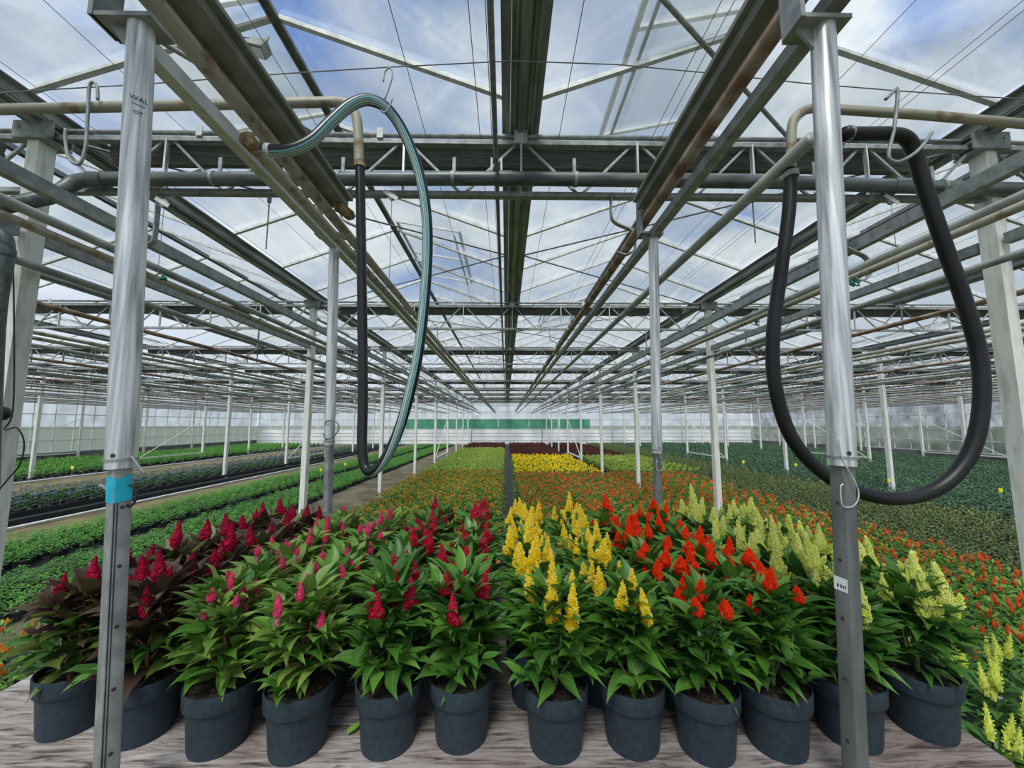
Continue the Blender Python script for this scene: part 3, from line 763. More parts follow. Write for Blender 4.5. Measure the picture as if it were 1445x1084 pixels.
# hanging poles
def pole(top, low, sgn, joint_h, label, extras):
    """top, low: points on the pole axis, the pole goes on to the floor"""
    d = (low - top).normalized()
    foot = top + d * ((0.012 - top.z) / d.z)
    joint = top + d * ((CAMZ + joint_h - top.z) / d.z)
    e = empty('telescopic_pole', (foot.x, foot.y, 0)); tag(e, label, 'pole', 'telescopic steel poles of the hanging rails')
    b = MB(); b.tube([top, joint], 0.0275, 24); o = b.build('upper_tube', M['galv'], e, 'auto')
    cl = MB(); u = joint - d * 0.022; cl.tube([u, u + d * 0.006], 0.029, 24); cl.build('seam_ring', M['galv_dull'], e)
    b = MB()
    x = Vector((1, 0, 0)); x = (x - d * x.dot(d)).normalized(); y = d.cross(x)
    ang = R(28) if sgn < 0 else R(-12)
    hw = 0.0175; vv = []
    prof = []
    for cx, cy, a0 in ((1, 1, 0), (-1, 1, 90), (-1, -1, 180), (1, -1, 270)):
        for q in (0, 45, 90):
            a = R(a0 + q); prof.append((cx * (hw - 0.005) + 0.005 * math.cos(a), cy * (hw - 0.005) + 0.005 * math.sin(a)))
    for p in (joint - d * 0.05, foot):
        for (px, py) in prof:
            qx = px * math.cos(ang) - py * math.sin(ang); qy = px * math.sin(ang) + py * math.cos(ang)
            vv.append(p + x * qx + y * qy)
    n = len(prof)
    b.add(vv, [(k, (k + 1) % n, n + (k + 1) % n, n + k) for k in range(n)] + [tuple(range(n)), tuple(range(2 * n - 1, n - 1, -1))])
    b.build('lower_tube', M['galv_dull'] if sgn < 0 else M['galv_dark'], e, 'auto')
    b = MB(); b.box((foot.x, foot.y, 0.006), (0.12, 0.12, 0.012)); b.build('foot_plate', M['galv_dark'], e)
    # bracket on top: C plate, base plate, gusset
    b = MB(); t = top
    ox = -0.095 if sgn < 0 else -0.078
    b.box((t.x + (ox + 0.05) / 2, t.y + 0.005, t.z + 0.006), (0.05 - ox, 0.075, 0.012))
    b.box((t.x + ox, t.y, t.z + 0.13), (0.012, 0.07, 0.26)); b.box((t.x + ox + 0.032, t.y, t.z + 0.254), (0.06, 0.07, 0.012))
    b.add([t + Vector(v) for v in ((-0.075, 0.004, 0), (-0.02, 0.004, 0), (-0.02, 0.004, -0.07), (-0.075, -0.004, 0), (-0.02, -0.004, 0), (-0.02, -0.004, -0.07))], [(0, 1, 2), (3, 5, 4), (0, 2, 5, 3)])
    b.build('bracket', M['galv_dull'], e)
    b = MB(); b.tube([t + Vector((0, 0, 0.012)), t + Vector((0, 0, 0.028))], 0.022, 6); b.build('bolt', M['galv_dull'], e)
    hole = MB()
    tocam = (Vector((0, 0, top.z)) - top); tocam.z = 0; tocam.normalize()
    nrm = (x * math.cos(ang) + y * math.sin(ang)); cand = [nrm, -nrm, nrm.cross(d), -nrm.cross(d)]
    cand.sort(key=lambda v: -v.dot(tocam))
    face = cand[0]
    q = joint + d * 0.085
    while q.z > 0.2:
        hole.disc(q + face * (hw + 0.0006), 0.0042, face, 10); q = q + d * 0.125
    tag(hole.build('pin_hole', M['ink'], e), kind='stuff')
    h2 = MB(); fdir = (tocam * 0.85 + tocam.cross(Vector((0, 0, 1))) * (-0.5 if sgn > 0 else 0.5)).normalized()
    pc = joint - d * 0.03 + fdir * 0.0279
    h2.disc(pc, 0.005, fdir, 10); h2.build('lock_hole', M['ink'], e)
    if extras: extras(e, joint, d, x, y, tocam, hw, face, ang)
    return e
def clip_pin(e, joint, d, tocam, s):
    """bent spring wire through the lock hole"""
    rt = Vector((1, 0, 0))
    a = joint - d * 0.03 + tocam * 0.032
    pts = [a + Vector((-0.004, 0, 0.035)), a, a + d * 0.02 + rt * 0.006, a + d * 0.06 + rt * 0.028 + tocam * 0.006, a + d * 0.085 + rt * 0.036, a + d * 0.105 + rt * 0.033,
           a + d * 0.118 + rt * 0.02, a + d * 0.118 + rt * 0.002, a + d * 0.105 - rt * 0.004, a + d * 0.075 - rt * 0.004, a + d * 0.068 + rt * 0.002]
    b = MB(); b.tube(smooth_path(pts, 5), 0.0016, 6); b.build('spring_pin', M['galv'], e, True)
    b = MB(); b.tube([joint - d * 0.028 - tocam * 0.02 + rt * 0.027, joint + d * 0.012 + rt * 0.062 - tocam * 0.03], 0.0018, 6); b.build('pin_tail', M['galv_dull'], e)
def left_extra(e, joint, d, x, y, tocam, hw, face, ang):
    sl = MB(); sd = d.cross(face).normalized()
    if sd.x > 0: sd = -sd
    for o in (0.008, 0.013):
        sl.bar(joint + d * 0.075 + face * (hw + 0.0001) + sd * o, joint + d * 0.98 + face * (hw + 0.0001) + sd * o, 0.0022, 0.0008, up=face)
    tag(sl.build('slot_groove', M['ink'], e), kind='stuff')
    # turquoise tape round the lower tube
    b = MB(); n = 20; vv = []
    for i, s in enumerate((0.018, 0.072)):
        c = joint + d * s
        for k in range(n):
            a = 2 * PI * k / n
            # rounded square a touch bigger than the tube
            ca, sa = math.cos(a), math.sin(a); m_ = max(abs(ca), abs(sa)); rr = min((hw + 0.0012) / m_, hw * 1.3)
            px, py = rr * ca, rr * sa
            qx = px * math.cos(ang) - py * math.sin(ang); qy = px * math.sin(ang) + py * math.cos(ang)
            vv.append(c + x * qx + y * qy + d * (0.004 * math.sin(3 * a) if i == 0 else 0.0015 * math.sin(2 * a)))
    b.add(vv, [(k, (k + 1) % n, n + (k + 1) % n, n + k) for k in range(n)])
    b.build('turquoise_tape', M['tape'], e, 'auto')
    rt = Vector((1, 0, 0))
    b = MB(); b.tube(smooth_path([joint + d * 0.035 + rt * 0.02 + tocam * 0.006, joint + d * 0.045 + rt * 0.034, joint + d * 0.07 + rt * 0.036, joint + d * 0.085 + rt * 0.024, joint + d * 0.078 + rt * 0.018 + tocam * 0.005], 5), 0.0025, 6); b.build('tie_loop', M['black'], e, True)
    b = MB(); b.tube(smooth_path([joint + d * 0.055 - rt * 0.02, joint + d * 0.042 - rt * 0.032 + tocam * 0.004, joint + d * 0.036 - rt * 0.045 + tocam * 0.008], 4), 0.004, 6); b.build('tape_end', M['galv_dull'], e, True)
    b = MB(); b.tube([joint - d * 0.028 + rt * 0.022 + tocam * 0.012, joint + d * 0.01 + rt * 0.052 + tocam * 0.01], 0.0028, 6); b.build('lock_pin', M['galv_dull'], e)
    # stamped lettering near the top
    for i, (word, sc) in enumerate((('WAL', 0.016), ('OT', 0.013))):
        cu = bpy.data.curves.new('stamp', 'FONT'); cu.body = word; cu.size = sc; cu.align_x = 'CENTER'; cu.extrude = 0.0002
        cu.materials.append(M['ink'])
        tmp = bpy.data.objects.new('stamp_text', cu)
        me = bpy.data.meshes.new_from_object(tmp); bpy.data.objects.remove(tmp)
        o = bpy.data.objects.new('stamp', me); COL.objects.link(o)
        p = joint - d * (0.885 - 0.035 * i) + tocam * 0.0282
        o.parent = e; o.location = p - e.location
        o.rotation_euler = (PI / 2, 0, math.atan2(tocam.x, -tocam.y) if True else 0)
    b = MB(); p = joint - d * 0.875 + tocam * 0.0281; rtv = tocam.cross(Vector((0, 0, 1))); b.bar(p - rtv * 0.013, p + rtv * 0.013, 0.0008, 0.0012); b.build('stamp_line', M['ink'], e)
def right_extra(e, joint, d, x, y, tocam, hw, face, ang):
    clip_pin(e, joint, d, tocam, 1)
    p = joint + d * 0.262 + face * (hw + 0.0008)
    up = -d; rt = up.cross(face).normalized() * 1.0
    b = MB(); b.add([p - rt * 0.015 - up * 0.0145, p + rt * 0.015 - up * 0.0145, p + rt * 0.015 + up * 0.0145, p - rt * 0.015 + up * 0.0145], [(0, 1, 2, 3)])
    b.build('white_sticker', M['sticker'], e)
    ink = MB()
    for (u0, w0, hh) in ((-0.006, 0.004, 0.007), (0.0005, 0.003, 0.008), (0.0055, 0.0035, 0.005), (0.010, 0.002, 0.008)):
        c = p + face * 0.0004 + rt * u0 - up * 0.004
        ink.add([c - rt * w0 / 2 - up * hh / 2, c + rt * w0 / 2 - up * hh / 2, c + rt * w0 / 2 + up * hh / 2, c - rt * w0 / 2 + up * hh / 2], [(0, 1, 2, 3)])
    tag(ink.build('sticker_print', M['ink'], e), kind='stuff')
def pole_px(p_top, p_low, Y, sgn, jy, label, extras):
    t = at(p_top[0], p_top[1], Y); l = at(p_low[0], p_low[1], Y)
    q = at(714, jy, Y)
    return pole(t, l, sgn, q.z - CAMZ, label, extras)
pole_px((200, 40), (150, 1084), 0.90, -1, 660, 'galvanised telescopic pole with turquoise tape, standing before the left of the bench', left_extra)
pole_px((1161, 42), (1207, 1084), 0.90, 1, 658, 'galvanised telescopic pole with a white sticker, standing before the right of the bench', right_extra)
pole_px((472, 334), (463, 700), 2.14, -1, 628, 'galvanised pole standing behind the bench under the left rail', None)
pole_px((922, 333), (928, 700), 2.14, 1, 640, 'galvanised pole standing behind the bench under the right rail', lambda e, joint, d, x, y, tocam, hw, face, ang: clip_pin(e, joint, d, tocam, 1))

# ------------------------------------------------------------------ cross pipes, main pipe, hoses
YP = 1.55
def px_path(lst, sub=5):
    return smooth_path([at(x, y, Y) for x, y, Y in lst], sub)
e = empty('feed_pipe', at(506, 232, YP)); tag(e, 'cream rust-stained pipe crossing at the upper left and bending down to the hose', 'pipe', 'bent feed pipes')
b = MB(); pts = [at(-60, 156, YP), at(240, 149, YP), at(470, 144, YP)] + px_path([(470, 144, YP), (490, 147, YP), (501, 160, YP), (505, 180, YP), (507, 234, YP)], 5)
b.tube(pts, 0.0205, 14); b.build('pipe', M['rust'], e, True)
e = empty('feed_pipe', at(1117, 240, 1.30)); tag(e, 'cream rust-stained pipe crossing at the upper right and bending down to the hose', 'pipe', 'bent feed pipes')
b = MB(); pts = [at(1500, 180, 1.3), at(1300, 162, 1.3), at(1160, 153, 1.3)] + px_path([(1160, 153, 1.3), (1140, 154, 1.3), (1123, 165, 1.3), (1117, 185, 1.3), (1116, 246, 1.3)], 5)
b.tube(pts, 0.0165, 14); b.build('pipe', M['rust'], e, True)

e = empty('striped_hose', at(508, 236, YP)); tag(e, 'dark water hose with pale green stripes looping down over the pink celosias', 'hose')
hl = [(508, 232, 1.55), (509, 300, 1.55), (511, 420, 1.55), (512, 560, 1.55), (511, 630, 1.54), (516, 660, 1.53), (528, 664, 1.51), (548, 640, 1.49), (570, 585, 1.46), (590, 500, 1.43), (601, 400, 1.40), (603, 320, 1.38), (594, 255, 1.36), (574, 196, 1.33), (548, 155, 1.30), (520, 141, 1.28), (494, 149, 1.26), (466, 173, 1.24), (440, 198, 1.22), (412, 211, 1.21), (384, 213, 1.215), (372, 212, 1.22)]
b = MB(); b.tube(px_path(hl, 6), 0.0195, 24, True, None, lambda t: 0.5 - (0.80 if t < 0.15 else (0.80 - 0.42 * min(1, (t - 0.15) / 0.25) if t < 0.62 else 0.38 - 0.10 * (t - 0.62) / 0.38))); b.build('hose', M['hose'], e, True)
b = MB(); a0 = at(508, 233, 1.55); b.tube([a0 + Vector((0, 0, -0.012)), a0 + Vector((0, 0, 0.006))], 0.0235, 16); b.build('hose_clamp', M['rustcap'], e)
b = MB(); b.tube([at(384, 213, 1.215), at(377, 212.5, 1.217)], 0.0225, 16); b.build('hose_clamp', M['galv'], e)
e = empty('black_hose', at(1116, 242, 1.3)); tag(e, 'thick black rubber hose hanging in a wide loop behind the right pole', 'hose')
hr = [(1116, 240, 1.30), (1113, 300, 1.30), (1101, 390, 1.30), (1091, 470, 1.30), (1093, 540, 1.30), (1113, 610, 1.30), (1150, 658, 1.29), (1200, 690, 1.28), (1262, 704, 1.27), (1322, 690, 1.26), (1363, 650, 1.25), (1383, 590, 1.24), (1383, 510, 1.235), (1362, 430, 1.23), (1332, 345, 1.22), (1305, 265, 1.21), (1289, 212, 1.20), (1277, 194, 1.19), (1255, 189, 1.18), (1222, 189, 1.17), (1190, 189, 1.16)]
b = MB(); b.tube(px_path(hr, 6), 0.0215, 18); b.build('hose', M['rubber'], e, True)
b = MB(); a0 = at(1116, 243, 1.3); b.tube([a0 + Vector((0, 0, -0.02)), a0 + Vector((0, 0, 0.0))], 0.0245, 16); b.build('hose_clamp', M['galv_dull'], e)
b = MB(); a0 = at(1194, 189, 1.165); b.tube([a0, a0 + Vector((0.014, 0, 0))], 0.0245, 16); b.build('hose_clamp', M['galv_dull'], e)

e = empty('main_pipe', (0, 2.37, CAMZ + 1.6)); tag(e, 'thick dark plastic main water pipe crossing under the first girder', 'pipe')
YM = 2.37
ctrl = [at(-40, 300, YM - 0.25), at(45, 283, YM - 0.12), at(75, 276, YM - 0.06), at(92, 266, YM - 0.03), at(110, 256, YM), at(135, 253, YM)]
b = MB(); b.tube(smooth_path(ctrl, 5) + [at(420, 252.5, YM), at(722, 252, YM), at(1100, 257, YM), at(1300, 264, YM), at(1700, 274, YM)], 0.043, 18); b.build('pipe', M['pvc'], e, True)
for (x, y) in ((300, 252.5), (477, 252), (637, 252), (810, 253), (1155, 258), (1325, 264)):
    b = MB(); a0 = at(x, y, YM); b.tube([a0, a0 + Vector((0.022, 0, 0))], 0.048, 18)
    b.box(a0 + Vector((0.011, 0.04, 0.10)), (0.022, 0.01, 0.15)); b.build('pipe_clip', M['galv_dull'], e, 'auto')
for (x, y, wd) in ((700, 252, 0.11), (1258, 262, 0.12), (128, 253.5, 0.09)):
    b = MB(); a0 = at(x, y, YM); b.tube([a0, a0 + Vector((wd, 0, 0))], 0.048, 18); b.build('coupling', M['pvc'], e, 'auto')

# cross wire with hooks
YW = 1.62
cw = [(-40, 134), (60, 127), (200, 119), (400, 104), (545, 95), (722, 86), (870, 91), (1000, 103), (1130, 117), (1265, 128), (1380, 136), (1500, 143)]
b = MB(); b.tube([at(x, y, YW) for x, y in cw], 0.0026, 6); tag(b.build('cross_wire', M['wire']), 'single steel wire strung across above both feed pipes', 'wire')
def hook(pts, r, Y, label):
    b = MB(); b.tube(px_path([(x, y, Y) for x, y in pts], 5), r, 8); return tag(b.build('wire_hook', M['galv_dull'], None, True), label, 'hook', 'bent wire hooks')
hook([(138, 141), (137, 122), (131, 116), (126, 124), (124, 160), (121, 205), (114, 229), (105, 231), (96, 220), (92, 195), (93, 182)], 0.006, 1.52, 'large bent wire hook on the left feed pipe by the left post')
hook([(541, 115), (543, 102), (549, 96), (554, 102), (551, 118), (543, 140)], 0.0035, 1.61, 'short wire hook on the cross wire above the striped hose')
hook([(553, 139), (549, 152), (543, 159), (538, 156)], 0.0035, 1.27, 'small bent hook hooked round the top of the striped hose')
hook([(1250, 140), (1262, 128), (1266, 126), (1266, 145), (1261, 185), (1254, 215), (1257, 226), (1270, 228), (1290, 217), (1304, 203), (1315, 187)], 0.0055, 1.16, 'long bent wire hook holding the black hose at the upper right')

# flat bent hangers from the lower chords down to the pipes
def hanger(x, s, k, label, h_end=1.0):
    y = TY[k]
    zt = ZL - 0.01
    pts = [(x, zt), (x, CAMZ + h_end + 0.22), (x + s * 0.03, CAMZ + h_end + 0.17), (x + s * 0.13, CAMZ + h_end + 0.12), (x + s * 0.15, CAMZ + h_end + 0.07), (x + s * 0.15, CAMZ + h_end - 0.01), (x + s * 0.09, CAMZ + h_end - 0.05), (x + s * 0.03, CAMZ + h_end - 0.035)]
    b = MB()
    P = smooth_path([Vector((a, y, c)) for a, c in pts], 4)
    for i in range(len(P) - 1): b.bar(P[i], P[i + 1], 0.035, 0.008, up=(1, 0, 0) if abs((P[i + 1] - P[i]).normalized().z) > 0.5 else (0, 0, 1))
    return tag(b.build('pipe_hanger', M['galv_dull']), label, 'hanger', 'flat steel pipe hangers')
for k in range(4):
    for x, s, nm in ((-1.10, 1, 'left rail'), (0.705, 1, 'right rail'), (-2.3, -1, 'first left pipe'), (2.27, 1, 'first right pipe'), (-3.95, -1, 'left rusty pipe'), (3.9, 1, 'right rusty pipe')):
        hanger(x, s, k, 'bent flat hanger from the %s girder holding the %s' % (ordw(k + 1), nm), 1.17 if 'rail' in nm else 1.0)

# pulleys, chains, sensor box, cables
def pulley(x, y, Y, label):
    e = empty('pulley', at(x, y, Y)); tag(e, label, 'pulley', 'small cord pulleys')
    c = at(x, y, Y)
    b = MB(); b.tube([c + Vector((0, -0.008, 0)), c + Vector((0, 0.008, 0))], 0.028, 14); b.build('wheel', M['galv_dull'], e)
    b = MB(); b.bar(c + Vector((-0.05, -0.012, 0.03)), c + Vector((0.04, -0.012, -0.025)), 0.004, 0.026); b.build('cheek', M['alu'], e)
    b = MB(); b.tube([c + Vector((0.0, 0, -0.02)), c + Vector((0.002, 0, -0.55))], 0.002, 5); b.build('cord', M['wire'], e)
pulley(553, 277, 2.40, 'small pulley with hanging cord under the first girder, left')
pulley(1257, 283, 2.40, 'small pulley with hanging cord under the first girder, right')
pulley(232, 287, 2.40, 'small round pulley under the first girder behind the left pole')
def chain(x, y0, y1, Y, label):
    a = at(x, y0, Y); c = at(x, y1, Y)
    b = MB(); n = int((a.z - c.z) / 0.018)
    for i in range(n):
        z = a.z - i * 0.018
        if i % 2: b.bar((a.x, Y, z), (a.x, Y, z - 0.02), 0.009, 0.003)
        else: b.bar((a.x, Y, z), (a.x, Y, z - 0.02), 0.003, 0.009)
    b.box((a.x, Y, a.z + 0.02), (0.02, 0.015, 0.05))
    tag(b.build('hanging_chain', M['galv_dark']), label, 'chain', 'short hanging chains')
chain(380, 285, 352, 2.44, 'short thin chain hanging from the first girder, left of the striped hose')
chain(1062, 285, 345, 2.44, 'short thin chain hanging from the first girder, left of the black hose')
YS = 2.2
c = at(366, 68, YS)
e = empty('sensor_box', c); tag(e, 'small grey sensor box hung from the roof bar at the upper left', 'sensor')
b = MB(); rm = Matrix.Rotation(R(15), 3, 'Y') @ Matrix.Rotation(R(-20), 3, 'X'); b.box(c, (0.095, 0.075, 0.075), rm); b.build('housing', M['beige'], e)
b = MB(); b.box(c + Vector((0.0, -0.010, -0.042)), (0.06, 0.05, 0.008), rm); b.build('label_plate', M['sticker'], e)
b = MB(); b.tube([c + Vector((-0.02, 0, 0.0)), c + Vector((-0.13, 0.02, -0.045))], 0.013, 8); b.build('arm', M['galv_dull'], e)
b = MB(); b.bar(c + Vector((0, 0.03, 0.02)), c + Vector((0.0, 0.07, 0.16)), 0.02, 0.006); b.build('hanging_strap', M['galv_dull'], e)
b = MB(); b.tube(smooth_path([c + Vector((0, 0, 0.035)), c + Vector((-0.04, 0, 0.06)), c + Vector((-0.16, 0, 0.085))], 4), 0.003, 6); b.build('cable', M['black'], e)
# downpipe and cables at the left post
e = empty('downpipe', at(-5, 450, 2.2)); tag(e, 'dark plastic downpipe with elbow beside the left white post', 'pipe')
b = MB(); b.tube(smooth_path([at(-60, 322, 2.2), at(-10, 325, 2.2), at(5, 333, 2.2), at(9, 350, 2.2), at(6, 380, 2.2), at(-5, 460, 2.2), at(-15, 700, 2.2)], 5), 0.036, 14); b.build('pipe', M['pvc'], e, True)
b = MB(); b.tube([at(8.5, 352, 2.2), at(8, 362, 2.2)], 0.041, 14); b.build('collar', M['pvc'], e)
b = MB(); b.tube(px_path([(18, 340, 2.36), (20, 480, 2.36), (18, 580, 2.36), (6, 606, 2.34), (24, 604, 2.33), (34, 625, 2.33), (28, 655, 2.33), (8, 680, 2.34), (-4, 695, 2.35)], 6), 0.004, 6)
tag(b.build('loose_cable', M['black'], None, True), 'loose black cable looping down the left white post', 'cable')
b = MB(); c = at(1, 584, 2.30)
b.lathe([(0.0005, -0.042), (0.025, -0.035), (0.04, -0.012), (0.042, 0.008), (0.03, 0.032), (0.012, 0.042), (0.0005, 0.044)], 14, c)
tag(b.build('buoy_sensor', M['black'], None, True), 'dark round sensor knob on the left white post', 'sensor')
# green knots on the side pipes
for i, (x, y, Yd) in enumerate(((229, 393, 2.3), (1205, 398, 2.3), (367, 452, 3.6), (1069, 455, 3.6))):
    b = MB(); c = at(x, y, Yd); random.seed(i)
    b.tube(smooth_path([c + Vector((random.uniform(-.02, .02), random.uniform(-.015, .015), random.uniform(-.03, .03))) for _ in range(9)], 4), 0.005, 6)
    tag(b.build('rope_knot', M['green_rope'], None, True), 'knot of green rope on the %s side pipe, %s' % ('left' if x < 700 else 'right', 'nearer one' if i < 2 else 'farther one'), 'rope', 'green rope knots')

# ------------------------------------------------------------------ bench
BZ = CAMZ - 0.80
BX0, BX1 = -1.52, 1.205
BY0, BY1 = 0.983, 2.05
bench = empty('potting_bench', (-0.14, 1.5, 0)); tag(bench, 'weathered grey wooden bench carrying twelve columns of potted celosias', 'bench')
for i in range(3):
    w = (BY1 - BY0) / 3
    b = MB(); b.box(((BX0 + BX1) / 2, BY0 + w * (i + 0.5), BZ - 0.0125), (BX1 - BX0, w - 0.0015, 0.025)); b.build('top_board', M['wood'], bench)
b = MB(); b.box(((BX0 + BX1) / 2, BY0 + 0.018, BZ - 0.055), (BX1 - BX0, 0.03, 0.058)); b.build('front_rail', M['wood_edge'], bench)
b = MB(); b.box(((BX0 + BX1) / 2, BY1 - 0.018, BZ - 0.055), (BX1 - BX0, 0.03, 0.058)); b.build('back_rail', M['wood_edge'], bench)
for sx in (BX0 + 0.06, -0.14, BX1 - 0.06):
    for sy in (BY0 + 0.07, BY1 - 0.07):
        b = MB(); b.box((sx, sy, (BZ - 0.025) / 2), (0.05, 0.05, BZ - 0.027)); b.build('leg', M['wood_edge'], bench)

# ------------------------------------------------------------------ plant pieces
def leaf_mesh(name, mat, wr=0.36, arch=0.35, fold=0.35, wave=0.0, seg=6, seed=0):
    """unit leaf along +X, folded at the midrib, arching down, pointed tip"""
    rnd = random.Random(seed)
    v = []; f = []; uv = []
    sw = rnd.uniform(-0.08, 0.08)
    for i in range(seg + 1):
        t = i / seg
        prof = (math.sin(PI * t ** 0.62) ** 1.15) if 0 < t < 1 else 0
        if t < 0.05: prof = max(prof * 0.35, 0.05)
        w = wr / 2 * prof
        x = t * (1 - 0.10 * arch * t); z = arch * (0.32 * t - 0.75 * t * t)
        yo = sw * math.sin(t * PI) + wave * 0.05 * math.sin(t * 7)
        zz = fold * w + wave * 0.04 * math.sin(t * 9 + 1)
        v += [(x, yo - w, z + zz), (x, yo, z), (x, yo + w, z + zz * (1 - 0.5 * wave))]
    for i in range(seg):
        a = i * 3
        for c in (0, 1):
            f.append((a + c, a + 3 + c, a + 4 + c, a + 1 + c))
            uv.append([(c * 0.5, i / seg), (c * 0.5, (i + 1) / seg), (c * 0.5 + 0.5, (i + 1) / seg), (c * 0.5 + 0.5, i / seg)])
    me = bpy.data.meshes.new(name); me.from_pydata(v, [], f); me.materials.append(mat)
    ul = me.uv_layers.new(name='uv'); ul.data.foreach_set('uv', [c for q in uv for p in q for c in p])
    me.polygons.foreach_set('use_smooth', [True] * len(f)); me.update()
    return me
LEAF = {}
def leaves_for(key):
    if key not in LEAF:
        LEAF[key] = [leaf_mesh('leaf', LM[key], wr, ar, fo, wv, 7, sd) for wr, ar, fo, wv, sd in
                     ((0.42, 0.30, 0.5, 0.2, 1), (0.38, 0.45, 0.6, 0.5, 2), (0.46, 0.15, 0.4, 0.3, 3), (0.36, 0.55, 0.7, 0.3, 4), (0.44, 0.35, 0.35, 0.9, 5))]
    return LEAF[key]

def spike_mb(b, base, axis, L, Rm, prof, nfl, fl, rnd, core_mi=0, tip_mi=0, lean=0.6, seg=9, n=8):
    """a plume: a lumpy core and many little pointed florets"""
    axis = Vector(axis).normalized()
    ref = Vector((1, 0, 0)) if abs(axis.x) < 0.8 else Vector((0, 1, 0))
    x = axis.cross(ref).normalized(); y = axis.cross(x)
    def rad(t): return Rm * prof(t)
    vv = []; fs = []
    for i in range(seg + 1):
        t = i / seg
        for k in range(n):
            a = 2 * PI * (k + 0.5 * (i % 2)) / n
            r = max(0.0006, rad(t) * rnd.uniform(0.78, 1.08))
            vv.append(base + axis * (L * t) + (x * math.cos(a) + y * math.sin(a)) * r)
    for i in range(seg):
        for k in range(n):
            k2 = (k + 1) % n
            fs.append((i * n + k, i * n + k2, (i + 1) * n + k2, (i + 1) * n + k))
    b.mi = core_mi
    b.add(vv, fs)
    for j in range(nfl):
        t = (j + rnd.random()) / nfl
        t = t ** 0.9 * 0.985
        a = j * 2.39996 + rnd.uniform(-0.3, 0.3)
        out = x * math.cos(a) + y * math.sin(a)
        r = rad(t)
        p = base + axis * (L * t) + out * r * 0.8
        d = (out * (1 - lean * 0.6) + axis * (0.35 + lean * (0.4 + t))).normalized()
        s = fl * rnd.uniform(0.7, 1.25) * (1.0 - 0.45 * t)
        side = d.cross(axis).normalized() * s * 0.32
        nrm = d.cross(side).normalized() * s * 0.26
        b.mi = tip_mi if rnd.random() < 0.45 else core_mi
        m0 = p + d * s * 0.35
        b.add([p, m0 + side, m0 + nrm, m0 - side, m0 - nrm, p + d * s], [(0, 1, 2), (0, 2, 3), (0, 3, 4), (0, 4, 1), (5, 2, 1), (5, 3, 2), (5, 4, 3), (5, 1, 4)])
    b.mi = 0
P_FLAME = lambda t: math.sin(PI * min(1, (t * 0.92 + 0.08) ** 0.62)) ** 0.9 if t < 1 else 0
P_CONE = lambda t: (0.55 + 1.5 * t if t < 0.3 else (1 - (t - 0.3) / 0.7) ** 0.8)
P_CYL = lambda t: min(1, 0.55 + 2.2 * t) * (1 if t < 0.55 else max(0, 1 - ((t - 0.55) / 0.45) ** 1.5))
def zax(rnd, s): return Vector((rnd.uniform(-s, s), rnd.uniform(-s, s), 1)).normalized()
